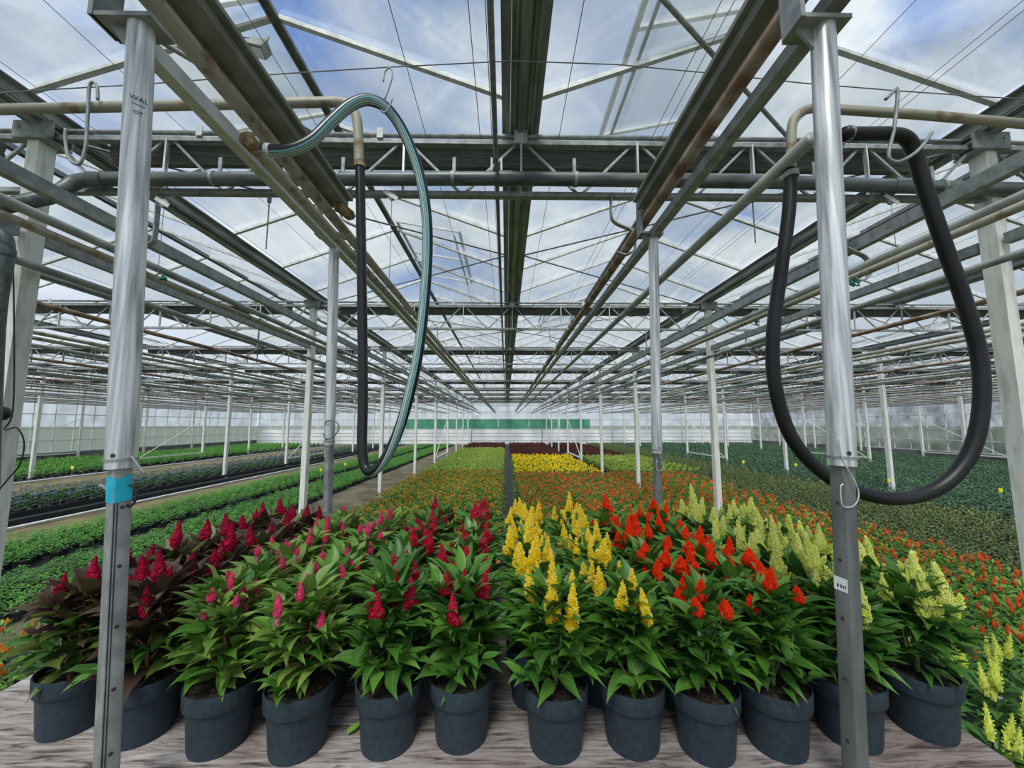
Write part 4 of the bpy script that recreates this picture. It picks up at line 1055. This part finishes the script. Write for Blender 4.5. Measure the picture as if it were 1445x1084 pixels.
def make_spike(kind, v):
    rnd = random.Random(hash(kind) % 1000 + v * 17 if False else sum(map(ord, kind)) + v * 17)
    b = MB(); O = Vector((0, 0, 0)); Z = Vector((0, 0, 1))
    if kind == 'dark_crimson':
        spike_mb(b, O, Z, 0.085, 0.0185, P_CONE, 110, 0.010, rnd, 0, 0, 0.9)
        for k in range(rnd.randint(0, 2)):
            a = rnd.uniform(0, 6.3); spike_mb(b, Vector((math.cos(a) * 0.010, math.sin(a) * 0.010, 0.0)), Vector((math.cos(a) * 0.35, math.sin(a) * 0.35, 1)), 0.045, 0.012, P_CONE, 40, 0.008, rnd, 0, 0, 0.9, 6, 6)
        return b.mesh('flower_spike', [BM['crimson_dark']], False)
    if kind == 'pink':
        L = rnd.choice((0.034, 0.042, 0.05))
        st = rnd.choice((0.0, 0.02, 0.035))
        if st: spike_mb(b, O, Z, st + 0.012, 0.0055, lambda t: 1, 60, 0.006, rnd, 1, 1, 0.3, 4, 6)
        spike_mb(b, Vector((0, 0, st)), Z, L, 0.0098, P_FLAME, 80, 0.008, rnd, 0, 0, 0.8)
        for k in range(rnd.randint(0, 3)):
            a = rnd.uniform(0, 6.3); spike_mb(b, Vector((math.cos(a) * 0.009, math.sin(a) * 0.009, -0.005)), Vector((math.cos(a) * 0.4, math.sin(a) * 0.4, 1)), 0.020, 0.006, P_FLAME, 24, 0.005, rnd, 0, 0, 0.8, 5, 6)
        return b.mesh('flower_spike', [BM['pink'], BM['pink_pale']], False)
    if kind == 'crimson':
        L = rnd.choice((0.05, 0.06, 0.075))
        spike_mb(b, O, Z, L, 0.0155, P_CYL, 120, 0.0085, rnd, 0, 1 if v % 2 else 0, 0.5)
        spike_mb(b, Vector((0, 0, L * 0.78)), Z, 0.030, 0.0075, P_FLAME, 40, 0.006, rnd, 0, 0, 0.8, 6, 7)
        for k in range(rnd.randint(1, 3)):
            a = rnd.uniform(0, 6.3); spike_mb(b, Vector((math.cos(a) * 0.010, math.sin(a) * 0.010, rnd.uniform(-0.005, 0.02))), Vector((math.cos(a) * 0.45, math.sin(a) * 0.45, 1)), 0.030, 0.0095, P_CYL, 40, 0.007, rnd, 0, 0, 0.5, 6, 6)
        return b.mesh('flower_spike', [BM['crimson'], BM['crimson_pale']], False)
    if kind == 'yellow':
        L = rnd.choice((0.08, 0.095, 0.11))
        spike_mb(b, O, Z, L * 0.9, 0.0128, P_CYL, 150, 0.0145, rnd, 0, 1, 0.45)
        spike_mb(b, Vector((0, 0, L * 0.62)), Z, L * 0.5, 0.0085, P_CONE, 50, 0.011, rnd, 0, 1, 0.6, 5, 6)
        for k in range(rnd.randint(0, 3)):
            a = rnd.uniform(0, 6.3); spike_mb(b, Vector((math.cos(a) * 0.010, math.sin(a) * 0.010, rnd.uniform(-0.015, 0.03))), Vector((math.cos(a) * 0.5, math.sin(a) * 0.5, 1)), 0.034, 0.008, P_CYL, 40, 0.011, rnd, 0, 1, 0.45, 6, 6)
        return b.mesh('flower_spike', [BM['yellow'], BM['yellow_tip']], False)
    if kind == 'red':
        L = rnd.choice((0.045, 0.055, 0.065))
        spike_mb(b, O, Z, L, 0.0155, P_CONE if v % 3 else P_CYL, 170, 0.010, rnd, 0, 0, 0.6)
        spike_mb(b, Vector((0, 0, L * 0.6)), Z, L * 0.52, 0.008, P_CONE, 40, 0.008, rnd, 0, 0, 0.7, 5, 6)
        for k in range(rnd.randint(0, 2)):
            a = rnd.uniform(0, 6.3); spike_mb(b, Vector((math.cos(a) * 0.010, math.sin(a) * 0.010, -0.006)), Vector((math.cos(a) * 0.6, math.sin(a) * 0.6, 1)), 0.026, 0.0095, P_CYL, 40, 0.007, rnd, 0, 0, 0.5, 6, 6)
        return b.mesh('flower_spike', [BM['red']], False)
    if kind == 'cream':
        L = rnd.choice((0.09, 0.11, 0.13))
        spike_mb(b, O, Z, L, 0.0160, P_CONE, 170, 0.0185, rnd, 0, 1, 0.75)
        for k in range(rnd.randint(1, 4)):
            a = k * 2.4 + rnd.uniform(-0.4, 0.4); spike_mb(b, Vector((math.cos(a) * 0.012, math.sin(a) * 0.012, rnd.uniform(-0.01, 0.03))), Vector((math.cos(a) * 0.42, math.sin(a) * 0.42, 1)), 0.045, 0.0085, P_CONE, 44, 0.0135, rnd, 0, 1, 0.7, 6, 6)
        return b.mesh('flower_spike', [BM['cream'], BM['cream_tip']], False)
SPIKE = {k: [make_spike(k, v) for v in range(6)] for k in ('dark_crimson', 'pink', 'crimson', 'yellow', 'red', 'cream')}

pb = MB(); pb.lathe([(0.0005, 0.004), (0.060, 0.004), (0.061, 0.0), (0.0645, 0.0), (0.066, 0.006), (0.0735, 0.101), (0.0745, 0.104), (0.0805, 0.106), (0.082, 0.110), (0.0835, 0.146), (0.083, 0.149), (0.080, 0.149), (0.0785, 0.135)], 32)
POT = pb.mesh('pot', M['pot'], 'auto')
sb = MB(); rnd = random.Random(3); n = 20
prof = [(0.0785, 0.133), (0.06, 0.137), (0.04, 0.134), (0.02, 0.138), (0.0005, 0.136)]
sb.lathe(prof, n); 
sb.v = [Vector((v.x, v.y, v.z + rnd.uniform(-0.003, 0.003))) for v in sb.v]
SOIL = sb.mesh('soil', M['soil'], False)
STEMS = {}
def stem_mesh(key):
    if key not in STEMS:
        b = MB(); b.tube(smooth_path([(0, 0, 0.13), (0.004, -0.002, 0.2), (-0.003, 0.003, 0.26), (0, 0, 0.315)], 3), 0.0055, 7, True, 0.003)
        for k in range(5):
            a = k * 2.4; z = 0.15 + 0.025 * k
            b.tube(smooth_path([(0, 0, z), (0.03 * math.cos(a), 0.03 * math.sin(a), z + 0.03), (0.050 * math.cos(a), 0.050 * math.sin(a), z + 0.06), (0.054 * math.cos(a), 0.054 * math.sin(a), z + 0.085)], 3), 0.0035, 6, True, 0.002)
        STEMS[key] = b.mesh('stem', M[key], True)
    return STEMS[key]
VAR = [  # name, leaf keys, spike kind, spikes range, spike size, stem, spike height, plant height
    dict(lab='dark-leaved crimson', leaf=('plum', 'plum', 'olive'), sp='dark_crimson', n=(2, 3), s=(0.75, 1.1), stem='stem_red', z=0.345, top=0.335),
    dict(lab='pink', leaf=('light', 'light', 'mid'), sp='pink', n=(6, 8), s=(0.8, 1.15), stem='stem_red', z=0.34, top=0.355),
    dict(lab='deep crimson green-leaved', leaf=('deep', 'mid', 'deep'), sp='crimson', n=(4, 6), s=(0.75, 1.15), stem='stem', z=0.345, top=0.375),
    dict(lab='yellow', leaf=('deep', 'mid', 'mid'), sp='yellow', n=(5, 6), s=(0.7, 1.05), stem='stem', z=0.345, top=0.35),
    dict(lab='orange-red', leaf=('mid', 'mid', 'deep'), sp='red', n=(4, 6), s=(0.8, 1.15), stem='stem', z=0.355, top=0.345),
    dict(lab='pale cream', leaf=('deep', 'mid', 'deep'), sp='cream', n=(4, 6), s=(0.7, 1.1), stem='stem', z=0.335, top=0.345),
]
def bench_plant(v, x, y, z, label, group, nleaf, zmin, seed, nshoot, full=False):
    rnd = random.Random(seed)
    e = empty('celosia_plant', (x, y, z)); e.rotation_euler.z = 0
    tag(e, label, 'potted plant', group)
    inst('pot', POT, e, (0, 0, 0), (0, 0, rnd.uniform(0, 6.28)))
    inst('soil', SOIL, e, (0, 0, 0), (0, 0, rnd.uniform(0, 6.28)))
    inst('stem', stem_mesh(v['stem']), e, (0, 0, 0), (0, 0, rnd.uniform(0, 6.28)))
    az = rnd.uniform(0, 6.28)
    top = v['top'] + (0.02 if full else 0)
    def pick(q):
        if v['sp'] == 'dark_crimson':
            if q > 0.55: return 'plum' if rnd.random() < 0.85 else 'olive'
            return ('plum', 'deep', 'olive', 'deep')[int(rnd.random() * 4)]
        return v['leaf'][int(rnd.random() * 3)]
    def put(key, p, az, el, L):
        inst('leaf', leaves_for(key)[int(rnd.random() * 5)], e, p, (rnd.uniform(-0.4, 0.4), -el, az), (L, L * rnd.uniform(0.85, 1.15), L))
    for i in range(nleaf):
        t = (i + 0.5) / nleaf
        zz = zmin + (top - zmin) * t
        az += 2.39996 + rnd.uniform(-0.35, 0.35)
        q = (zz - 0.14) / (top - 0.14)
        r0 = rnd.uniform(0.006, 0.05) * (1 - 0.3 * q)
        L = rnd.uniform(0.075, 0.115) * (0.72 + 0.45 * math.sin(PI * min(1, q * 0.85 + 0.12)))
        if v['sp'] == 'dark_crimson': L *= 1.12
        if q < 0.35: L *= 0.70 + 0.8 * q
        el = R(-2 + 58 * q + rnd.uniform(-18, 18))
        put(pick(q), (r0 * math.cos(az), r0 * math.sin(az), zz), az, el, L)
    sa = rnd.uniform(0, 6.28)
    for i in range(nshoot):
        t = (i + 0.5) / nshoot
        sa += 2.39996
        zz = max(zmin + 0.01, 0.165) + (top - 0.02 - max(zmin, 0.165)) * t
        rr = rnd.uniform(0.055, 0.092) * (1.0 - 0.25 * t)
        p = Vector((rr * math.cos(sa), rr * math.sin(sa), zz))
        q = (zz - 0.14) / (top - 0.14)
        for j in range(rnd.randint(5, 7)):
            a = sa + j * 2.39996 + rnd.uniform(-0.3, 0.3)
            L = rnd.uniform(0.042, 0.075)
            el = R(rnd.uniform(-5, 50) + 15 * q)
            put(pick(q), (p.x + 0.006 * math.cos(a), p.y + 0.006 * math.sin(a), zz + rnd.uniform(-0.006, 0.012)), a, el, L)
    ns = rnd.randint(*v['n'])
    a0 = rnd.uniform(0, 6.28)
    for i in range(ns):
        a = a0 + i * 2.39996; rr = 0.018 + 0.062 * math.sqrt(i / max(1, ns)) if i else 0.008
        s = rnd.uniform(*v['s']) * (1.12 if i == 0 else 0.95)
        zz = v['z'] + rnd.uniform(-0.035, 0.03) - 0.25 * rr
        for j in range(6 if full else 3):
            la = a + j * 2.39996 + rnd.uniform(-0.4, 0.4)
            put(pick(0.9), (rr * math.cos(a) + 0.005 * math.cos(la), rr * math.sin(a) + 0.005 * math.sin(la), zz - rnd.uniform(0.004, 0.055)), la, R(rnd.uniform(18, 58)), rnd.uniform(0.06, 0.10))
        inst('flower_spike', SPIKE[v['sp']][int(rnd.random() * 6)], e, (rr * math.cos(a), rr * math.sin(a), zz), (rnd.uniform(-0.14, 0.14), rnd.uniform(-0.14, 0.14), rnd.uniform(0, 6.28)), (s, s, s * rnd.uniform(0.9, 1.1)))
    return e
FRONT = [(90, 1050), (192, 1061), (300, 1078), (415, 1083), (545, 1074), (650, 1066), (785, 1078), (895, 1074), (1000, 1083), (1104, 1082), (1208, 1068), (1312, 1054)]
ROWN = ['front', 'second', 'third', 'fourth', 'fifth', 'back']
fronts = []
for (x, y) in FRONT:
    p = at_h(x, y, -0.80)
    fronts.append((p.x * (p.y + 0.064) / p.y, p.y + 0.064))
random.seed(21)
for r in range(6):
    for c in range(12):
        v = VAR[c // 2]
        fx, fy = fronts[c]
        x = fx * 0.988 + random.uniform(-0.008, 0.008) * (r > 0); y = (fy if r == 0 else (fy * 0.4 + 1.065 * 0.6)) + 0.1695 * r + random.uniform(-0.006, 0.006)
        # even spacing behind the front row
        if r:
            ex = fronts[0][0] + (fronts[11][0] - fronts[0][0]) * c / 11
            x = x * 0.15 + ex * 0.85
        y = min(y, BY1 - 0.09)
        side = 'left' if c % 2 == 0 else 'right'
        lab = '%s celosia in grey pot, %s row, %s of its two bench columns' % (v['lab'], ROWN[r], side)
        bench_plant(v, x, y, BZ + 0.0005, lab, '%s celosias on the bench' % v['lab'], 66 if r == 0 else (46 if r == 1 else 36), 0.15 if r == 0 else (0.18 if r == 1 else 0.225), 1000 + r * 12 + c, 20 if r == 0 else (8 if r == 1 else 4), r == 0)

p = at_h(490, 1040, -0.80)
fallen = inst('fallen_leaf', leaf_mesh('fallen_leaf', LM['lime'], 0.4, 0.25, 0.5, 0.5, 6, 9), None, (p.x, p.y, BZ + 0.004), (0.1, -0.25, 1.0), (0.05, 0.05, 0.05))
tag(fallen, 'small yellow-green fallen leaf lying on the bench between two front pots', 'leaf')
b = MB(); b.tube(px_path([(456, 612, 2.10), (462, 620, 2.09), (472, 615, 2.08), (478, 604, 2.08), (474, 595, 2.09), (462, 594, 2.10), (458, 600, 2.10)], 5), 0.0035, 6)
tag(b.build('wire_hook', M['galv_dark'], None, True), 'curled dark wire round the left pole behind the bench', 'hook', 'bent wire hooks')

# ------------------------------------------------------------------ plants on the floor
def floor_plant_mesh(name, leafk, spikek, h, w, nl, ns, ls, sl, sr, seed, flat=False, potr=0.058, poth=0.085):
    rnd = random.Random(seed); b = MB()
    b.mi = 2
    b.lathe([(0.0005, 0.0), (potr * 0.78, 0.0), (potr, poth), (potr * 0.9, poth), (0.0005, poth * 0.97)], 8)
    az = rnd.uniform(0, 6)
    for i in range(nl):
        t = (i + 0.5) / nl
        zz = poth + (h - poth) * (t ** 0.8) * 0.92
        az += 2.39996 + rnd.uniform(-0.3, 0.3)
        L = ls * rnd.uniform(0.8, 1.2) * (1.05 - 0.3 * t); el = R(-8 + 55 * t + rnd.uniform(-14, 14)) if not flat else R(5 + 20 * t + rnd.uniform(-18, 18))
        r0 = rnd.uniform(0.1, 1.0) * w * (1 - 0.55 * t)
        base = Vector((r0 * math.cos(az), r0 * math.sin(az), zz))
        dirv = Vector((math.cos(az) * math.cos(el), math.sin(az) * math.cos(el), math.sin(el)))
        sd = Vector((-math.sin(az), math.cos(az), 0)); up = dirv.cross(sd) * -1
        hw = L * 0.23
        m1 = base + dirv * L * 0.45 + Vector((0, 0, L * 0.04)); tip = base + dirv * L - Vector((0, 0, L * 0.16))
        nz_ = Vector((0, 0, 1)) * hw * 0.45
        b.mi = 0
        b.add([base, m1 - sd * hw + nz_, m1, m1 + sd * hw + nz_, tip], [(0, 2, 1), (0, 3, 2), (1, 2, 4), (2, 3, 4)],
              [[(0.5, 0), (0.5, 0.45), (0, 0.45)], [(0.5, 0), (1, 0.45), (0.5, 0.45)], [(0, 0.45), (0.5, 0.45), (0.5, 1)], [(0.5, 0.45), (1, 0.45), (0.5, 1)]])
    for i in range(ns):
        a = rnd.uniform(0, 6.28); rr = w * 0.75 * math.sqrt(rnd.random())
        zz = h * rnd.uniform(0.82, 0.98)
        ax = zax(rnd, 0.18)
        L = sl * rnd.uniform(0.7, 1.25)
        p = Vector((rr * math.cos(a), rr * math.sin(a), zz))
        if spikek == 'violet':
            b.mi = 1
            for q in range(4):
                aa = q * 1.57 + a; o = Vector((math.cos(aa), math.sin(aa), 0.25)) * sr; s2 = Vector((-math.sin(aa), math.cos(aa), 0)) * sr * 0.6
                b.add([p, p + o * 0.6 + s2, p + o, p + o * 0.6 - s2], [(0, 1, 2, 3)])
        else:
            spike_mb(b, p, ax, L, sr, P_CONE, (40 if h > 0.4 else 14) if h > 0.2 else 8, sr * 0.8, rnd, 1, 1, 0.6, 4, 5)
    b.mi = 0
    return b.mesh(name, [LM[leafk], BM[spikek], M['black']], False)
FP = {
    'orange': dict(nm='orange_celosia', a=('floor_green', 'coral', 0.32, 0.085, 44, 4, 0.09, 0.060, 0.014), lab='orange-red celosia in black pot in the bed right of the centre aisle', cat='potted plant', group='orange celosias on the floor', sp=0.22),
    'amber': dict(nm='amber_celosia', a=('floor_green', 'amber', 0.27, 0.075, 38, 5, 0.08, 0.034, 0.013), lab='budding amber celosia in black pot in the bed left of the centre aisle', cat='potted plant', group='amber celosias on the floor', sp=0.205),
    'lime': dict(nm='lime_celosia', a=('lime', 'lime', 0.27, 0.075, 28, 6, 0.08, 0.05, 0.014), lab='lime-green celosia in the bed left of the aisle, beyond the amber ones', cat='potted plant', group='lime celosias on the floor', sp=0.215),
    'yellow': dict(nm='yellow_celosia', a=('floor_green', 'yellow', 0.29, 0.075, 30, 5, 0.085, 0.07, 0.017), lab='yellow celosia in the bed right of the aisle, beyond the orange ones', cat='potted plant', group='yellow celosias on the floor', sp=0.22),
    'paleyellow': dict(nm='pale_celosia', a=('floor_green', 'lime', 0.28, 0.075, 26, 7, 0.08, 0.06, 0.016), lab='pale yellow celosia right of the second right-hand posts, beside the yellow band', cat='potted plant', group='pale celosias on the floor', sp=0.22),
    'burgundy': dict(nm='burgundy_celosia', a=('plum', 'burgundy', 0.28, 0.075, 28, 4, 0.085, 0.05, 0.014), lab='burgundy-leaved celosia in the far end of the right-hand bed', cat='potted plant', group='burgundy celosias on the floor', sp=0.23),
    'dull': dict(nm='olive_plant', a=('dull', 'burgundy', 0.27, 0.085, 40, 3, 0.075, 0.02, 0.008), lab='dull olive leafy plant in the strip right of the orange celosias', cat='potted plant', group='olive plants on the floor', sp=0.23),
    'dark': dict(nm='dark_green_plant', a=('dark', 'lime', 0.28, 0.10, 30, 0, 0.12, 0.02, 0.008), lab='dark green broad-leaved plant in the wide field at the right', cat='potted plant', group='dark green plants on the floor', sp=0.30),
    'fresh': dict(nm='fresh_green_plant', a=('fresh', 'lime', 0.19, 0.075, 40, 0, 0.055, 0.02, 0.008), lab='low fresh green plant in black pot in the rows left of the path', cat='potted plant', group='fresh green plants on the floor', sp=0.165),
    'blue': dict(nm='blue_flowering_plant', a=('deep', 'violet', 0.26, 0.09, 40, 4, 0.055, 0.02, 0.028), lab='blue-flowering bushy plant in black pot in the strip beyond the white hose', cat='potted plant', group='blue-flowering plants on the floor', sp=0.26),
    'far_green': dict(nm='mid_green_plant', a=('fresh', 'lime', 0.28, 0.10, 26, 0, 0.11, 0.02, 0.008), lab='mid green plant in the wide bed along the left wall', cat='potted plant', group='mid green plants on the floor', sp=0.34),
    'cream': dict(nm='cream_celosia', a=('deep', 'cream', 0.42, 0.11, 60, 4, 0.125, 0.13, 0.020), lab='cream celosia in black pot on the floor beside the right end of the bench', cat='potted plant', group='cream celosias on the floor', sp=0.27),
}
PTS = {k: [] for k in FP}
random.seed(5)
def bed(k, x0, x1, y0, y1, keep=None):
    s = FP[k]['sp']
    ny = max(1, int((y1 - y0) / s)); nx = max(1, int((x1 - x0) / s))
    for j in range(ny):
        for i in range(nx):
            x = x0 + (i + 0.5 + 0.5 * (j % 2) - 0.25) * (x1 - x0) / nx + random.uniform(-0.03, 0.03)
            y = y0 + (j + 0.5) * (y1 - y0) / ny + random.uniform(-0.03, 0.03)
            if keep and not keep(x, y): continue
            if any(abs(x - (X0 + n * BAY)) < 0.12 and min(abs(y - t) for t in TY) < 0.13 for n in range(-7, 8, 2)): continue
            PTS[k].append((x, y))
def right_edge(y): return 5.3 + 0.02 * y
bed('cream', 1.75, 3.2, 1.15, 2.55)
bed('orange', 3.25, 5.2, 1.6, 2.6)
bed('orange', 0.28, 5.55, 2.62, 12.3, lambda x, y: x < right_edge(y))
bed('amber', -2.85, -0.08, 2.45, 13.4)
bed('amber', -3.9, -2.9, 2.5, 3.3)
bed('lime', -2.85, -0.08, 13.5, 26.0)
bed('burgundy', -2.95, -0.08, 26.2, 33.5)
bed('yellow', 0.28, 3.1, 12.4, 19.6)
bed('paleyellow', 3.6, 6.6, 13.0, 19.5)
bed('burgundy', 0.28, 3.1, 19.8, 33.0)
bed('burgundy', 3.6, 6.0, 19.8, 33.0)
bed('dull', 5.5, 8.55, 1.8, 13.0, lambda x, y: x > right_edge(y) + 0.1)
bed('dull', 6.7, 8.55, 13.0, 33.0)
bed('dark', 8.75, 20.8, 2.2, 33.5)
bed('fresh', -5.5, -4.45, 0.6, 33.0)
bed('fresh', -7.25, -6.0, 0.6, 33.0)
bed('blue', -11.9, -9.75, 2.0, 33.0)
bed('far_green', -20.8, -15.3, 5.0, 33.5)
def bench_mask(x):
    if x < 0 or x > 1400: return 2000
    if x < 45: return 990
    if x < 447: return 850 - (850 - 712) * x / 447
    if x < 985: return 712
    return 712 + (x - 985) / (1400 - 985) * (870 - 712)
def scatter(name, pts, sources, seed):
    me = bpy.data.meshes.new(name); me.from_pydata([(x, y, 0.006) for x, y in pts], [], [])
    o = bpy.data.objects.new(name, me); COL.objects.link(o)
    ng = bpy.data.node_groups.new(name, 'GeometryNodeTree')
    ng.interface.new_socket('Geometry', in_out='INPUT', socket_type='NodeSocketGeometry')
    ng.interface.new_socket('Geometry', in_out='OUTPUT', socket_type='NodeSocketGeometry')
    N = ng.nodes; Lk = ng.links
    gi = N.new('NodeGroupInput'); go = N.new('NodeGroupOutput')
    jn = N.new('GeometryNodeJoinGeometry')
    for s in sources:
        oi = N.new('GeometryNodeObjectInfo'); oi.inputs['Object'].default_value = s; oi.inputs['As Instance'].default_value = True
        oi.transform_space = 'ORIGINAL'
        Lk.new(oi.outputs['Geometry'], jn.inputs[0])
    ip = N.new('GeometryNodeInstanceOnPoints'); ip.inputs['Pick Instance'].default_value = True
    ri = N.new('FunctionNodeRandomValue'); ri.data_type = 'INT'
    ri.inputs[4].default_value = 0; ri.inputs[5].default_value = len(sources) - 1; ri.inputs['Seed'].default_value = seed
    rr = N.new('FunctionNodeRandomValue'); rr.data_type = 'FLOAT_VECTOR'
    rr.inputs[0].default_value = (-0.06, -0.06, 0); rr.inputs[1].default_value = (0.06, 0.06, 6.283); rr.inputs['Seed'].default_value = seed + 1
    rs = N.new('FunctionNodeRandomValue'); rs.data_type = 'FLOAT'
    rs.inputs[2].default_value = 0.88; rs.inputs[3].default_value = 1.14; rs.inputs['Seed'].default_value = seed + 2
    e2r = N.new('FunctionNodeEulerToRotation')
    Lk.new(gi.outputs[0], ip.inputs['Points']); Lk.new(jn.outputs[0], ip.inputs['Instance'])
    Lk.new(ri.outputs[2], ip.inputs['Instance Index'])
    Lk.new(rr.outputs[0], e2r.inputs[0]); Lk.new(e2r.outputs[0], ip.inputs['Rotation'])
    Lk.new(rs.outputs[1], ip.inputs['Scale'])
    Lk.new(ip.outputs[0], go.inputs[0])
    md = o.modifiers.new('scatter', 'NODES'); md.node_group = ng
    return o
for ki, (k, d) in enumerate(FP.items()):
    meshes = [floor_plant_mesh(d['nm'], *d['a'], seed=50 + ki * 7 + j, flat=(k in ('dark', 'far_green', 'fresh'))) for j in range(4)]
    vis = []; rest = []
    for (x, y) in PTS[k]:
        q = proj((x, y, d['a'][2]))
        if q and -20 < q[0] < 1465 and q[1] < 1100 and q[1] < bench_mask(q[0]) + 8:
            vis.append((x * x + y * y, x, y))
        else: rest.append((x, y))
    vis.sort()
    srcs = []
    for i, (dd, x, y) in enumerate(vis[:300]):
        o = inst(d['nm'], meshes[i % 4], None, (x, y, 0.006), (random.uniform(-0.06, 0.06), random.uniform(-0.06, 0.06), random.uniform(0, 6.28)))
        s = random.uniform(0.9, 1.12); o.scale = (s, s, s)
        tag(o, d['lab'], d['cat'], d['group'])
        if i < 4: srcs.append(o)
    pts = [(x, y) for _, x, y in vis[300:]] + rest
    if pts and srcs:
        o = scatter(d['nm'] + '_bed', pts, srcs, ki * 10)
        tag(o, 'dense mass of %s, behind the nearest ones' % d['group'], 'plants', None, 'stuff')

# floor pipes and troughs between the beds
def fpipe(name, x, y0, y1, z, r, mat, label):
    b = MB(); b.tube([(x, y0, z), (x, (y0 + y1) / 2, z), (x, y1, z)], r * 0.62, 8)
    tag(b.build(name, mat, None, True), label, 'pipe', 'pipes along the floor')
fpipe('floor_pipe', -8.42, -1.5, 33.5, 0.045, 0.035, M['drain'], 'long white pipe on the floor before the blue-flowering strip')
fpipe('floor_pipe', -14.75, -1.5, 33.5, 0.045, 0.035, M['drain'], 'long white pipe on the floor before the bed along the left wall')
b = MB()
for sx in (-9.45, -8.7): b.box((sx, 16, 0.06), (0.02, 35, 0.11))
tag(b.build('floor_trough', M['black']), 'long black plastic trough on the floor beside the white pipe', 'trough')
b = MB(); p = at_h(1395, 985, -1.74); b.tube([(p.x - 0.02, p.y + 0.25, 0.07), (p.x + 0.05, p.y - 0.18, 0.07)], 0.022, 10)
tag(b.build('floor_pipe', M['drain'], None, True), 'short pale pipe end on the floor beside the bench', 'pipe')
# yellow sticky cards among the plants
for i, (x, y, hh) in enumerate(((487, 655, -1.42), (1255, 678, -1.40), (1412, 692, -1.40), (1123, 656, -1.40), (1049, 652, -1.40), (102, 660, -1.42), (453, 663, -1.42))):
    p = at_h(x, y, hh)
    e = empty('sticky_card', (p.x, p.y, 0)); tag(e, 'small yellow sticky card on a stick among the plants, %s from the left' % ordw([3, 6, 7, 5, 4, 1, 2][i]), 'card', 'yellow sticky cards')
    b = MB(); b.box((p.x, p.y, p.z), (0.09, 0.004, 0.09)); b.build('card', M['yellow'], e)
    b = MB(); b.tube([(p.x, p.y + 0.004, 0.006), (p.x, p.y + 0.004, p.z)], 0.003, 5); b.build('stick', M['drain'], e)
print('objects', len(bpy.data.objects))
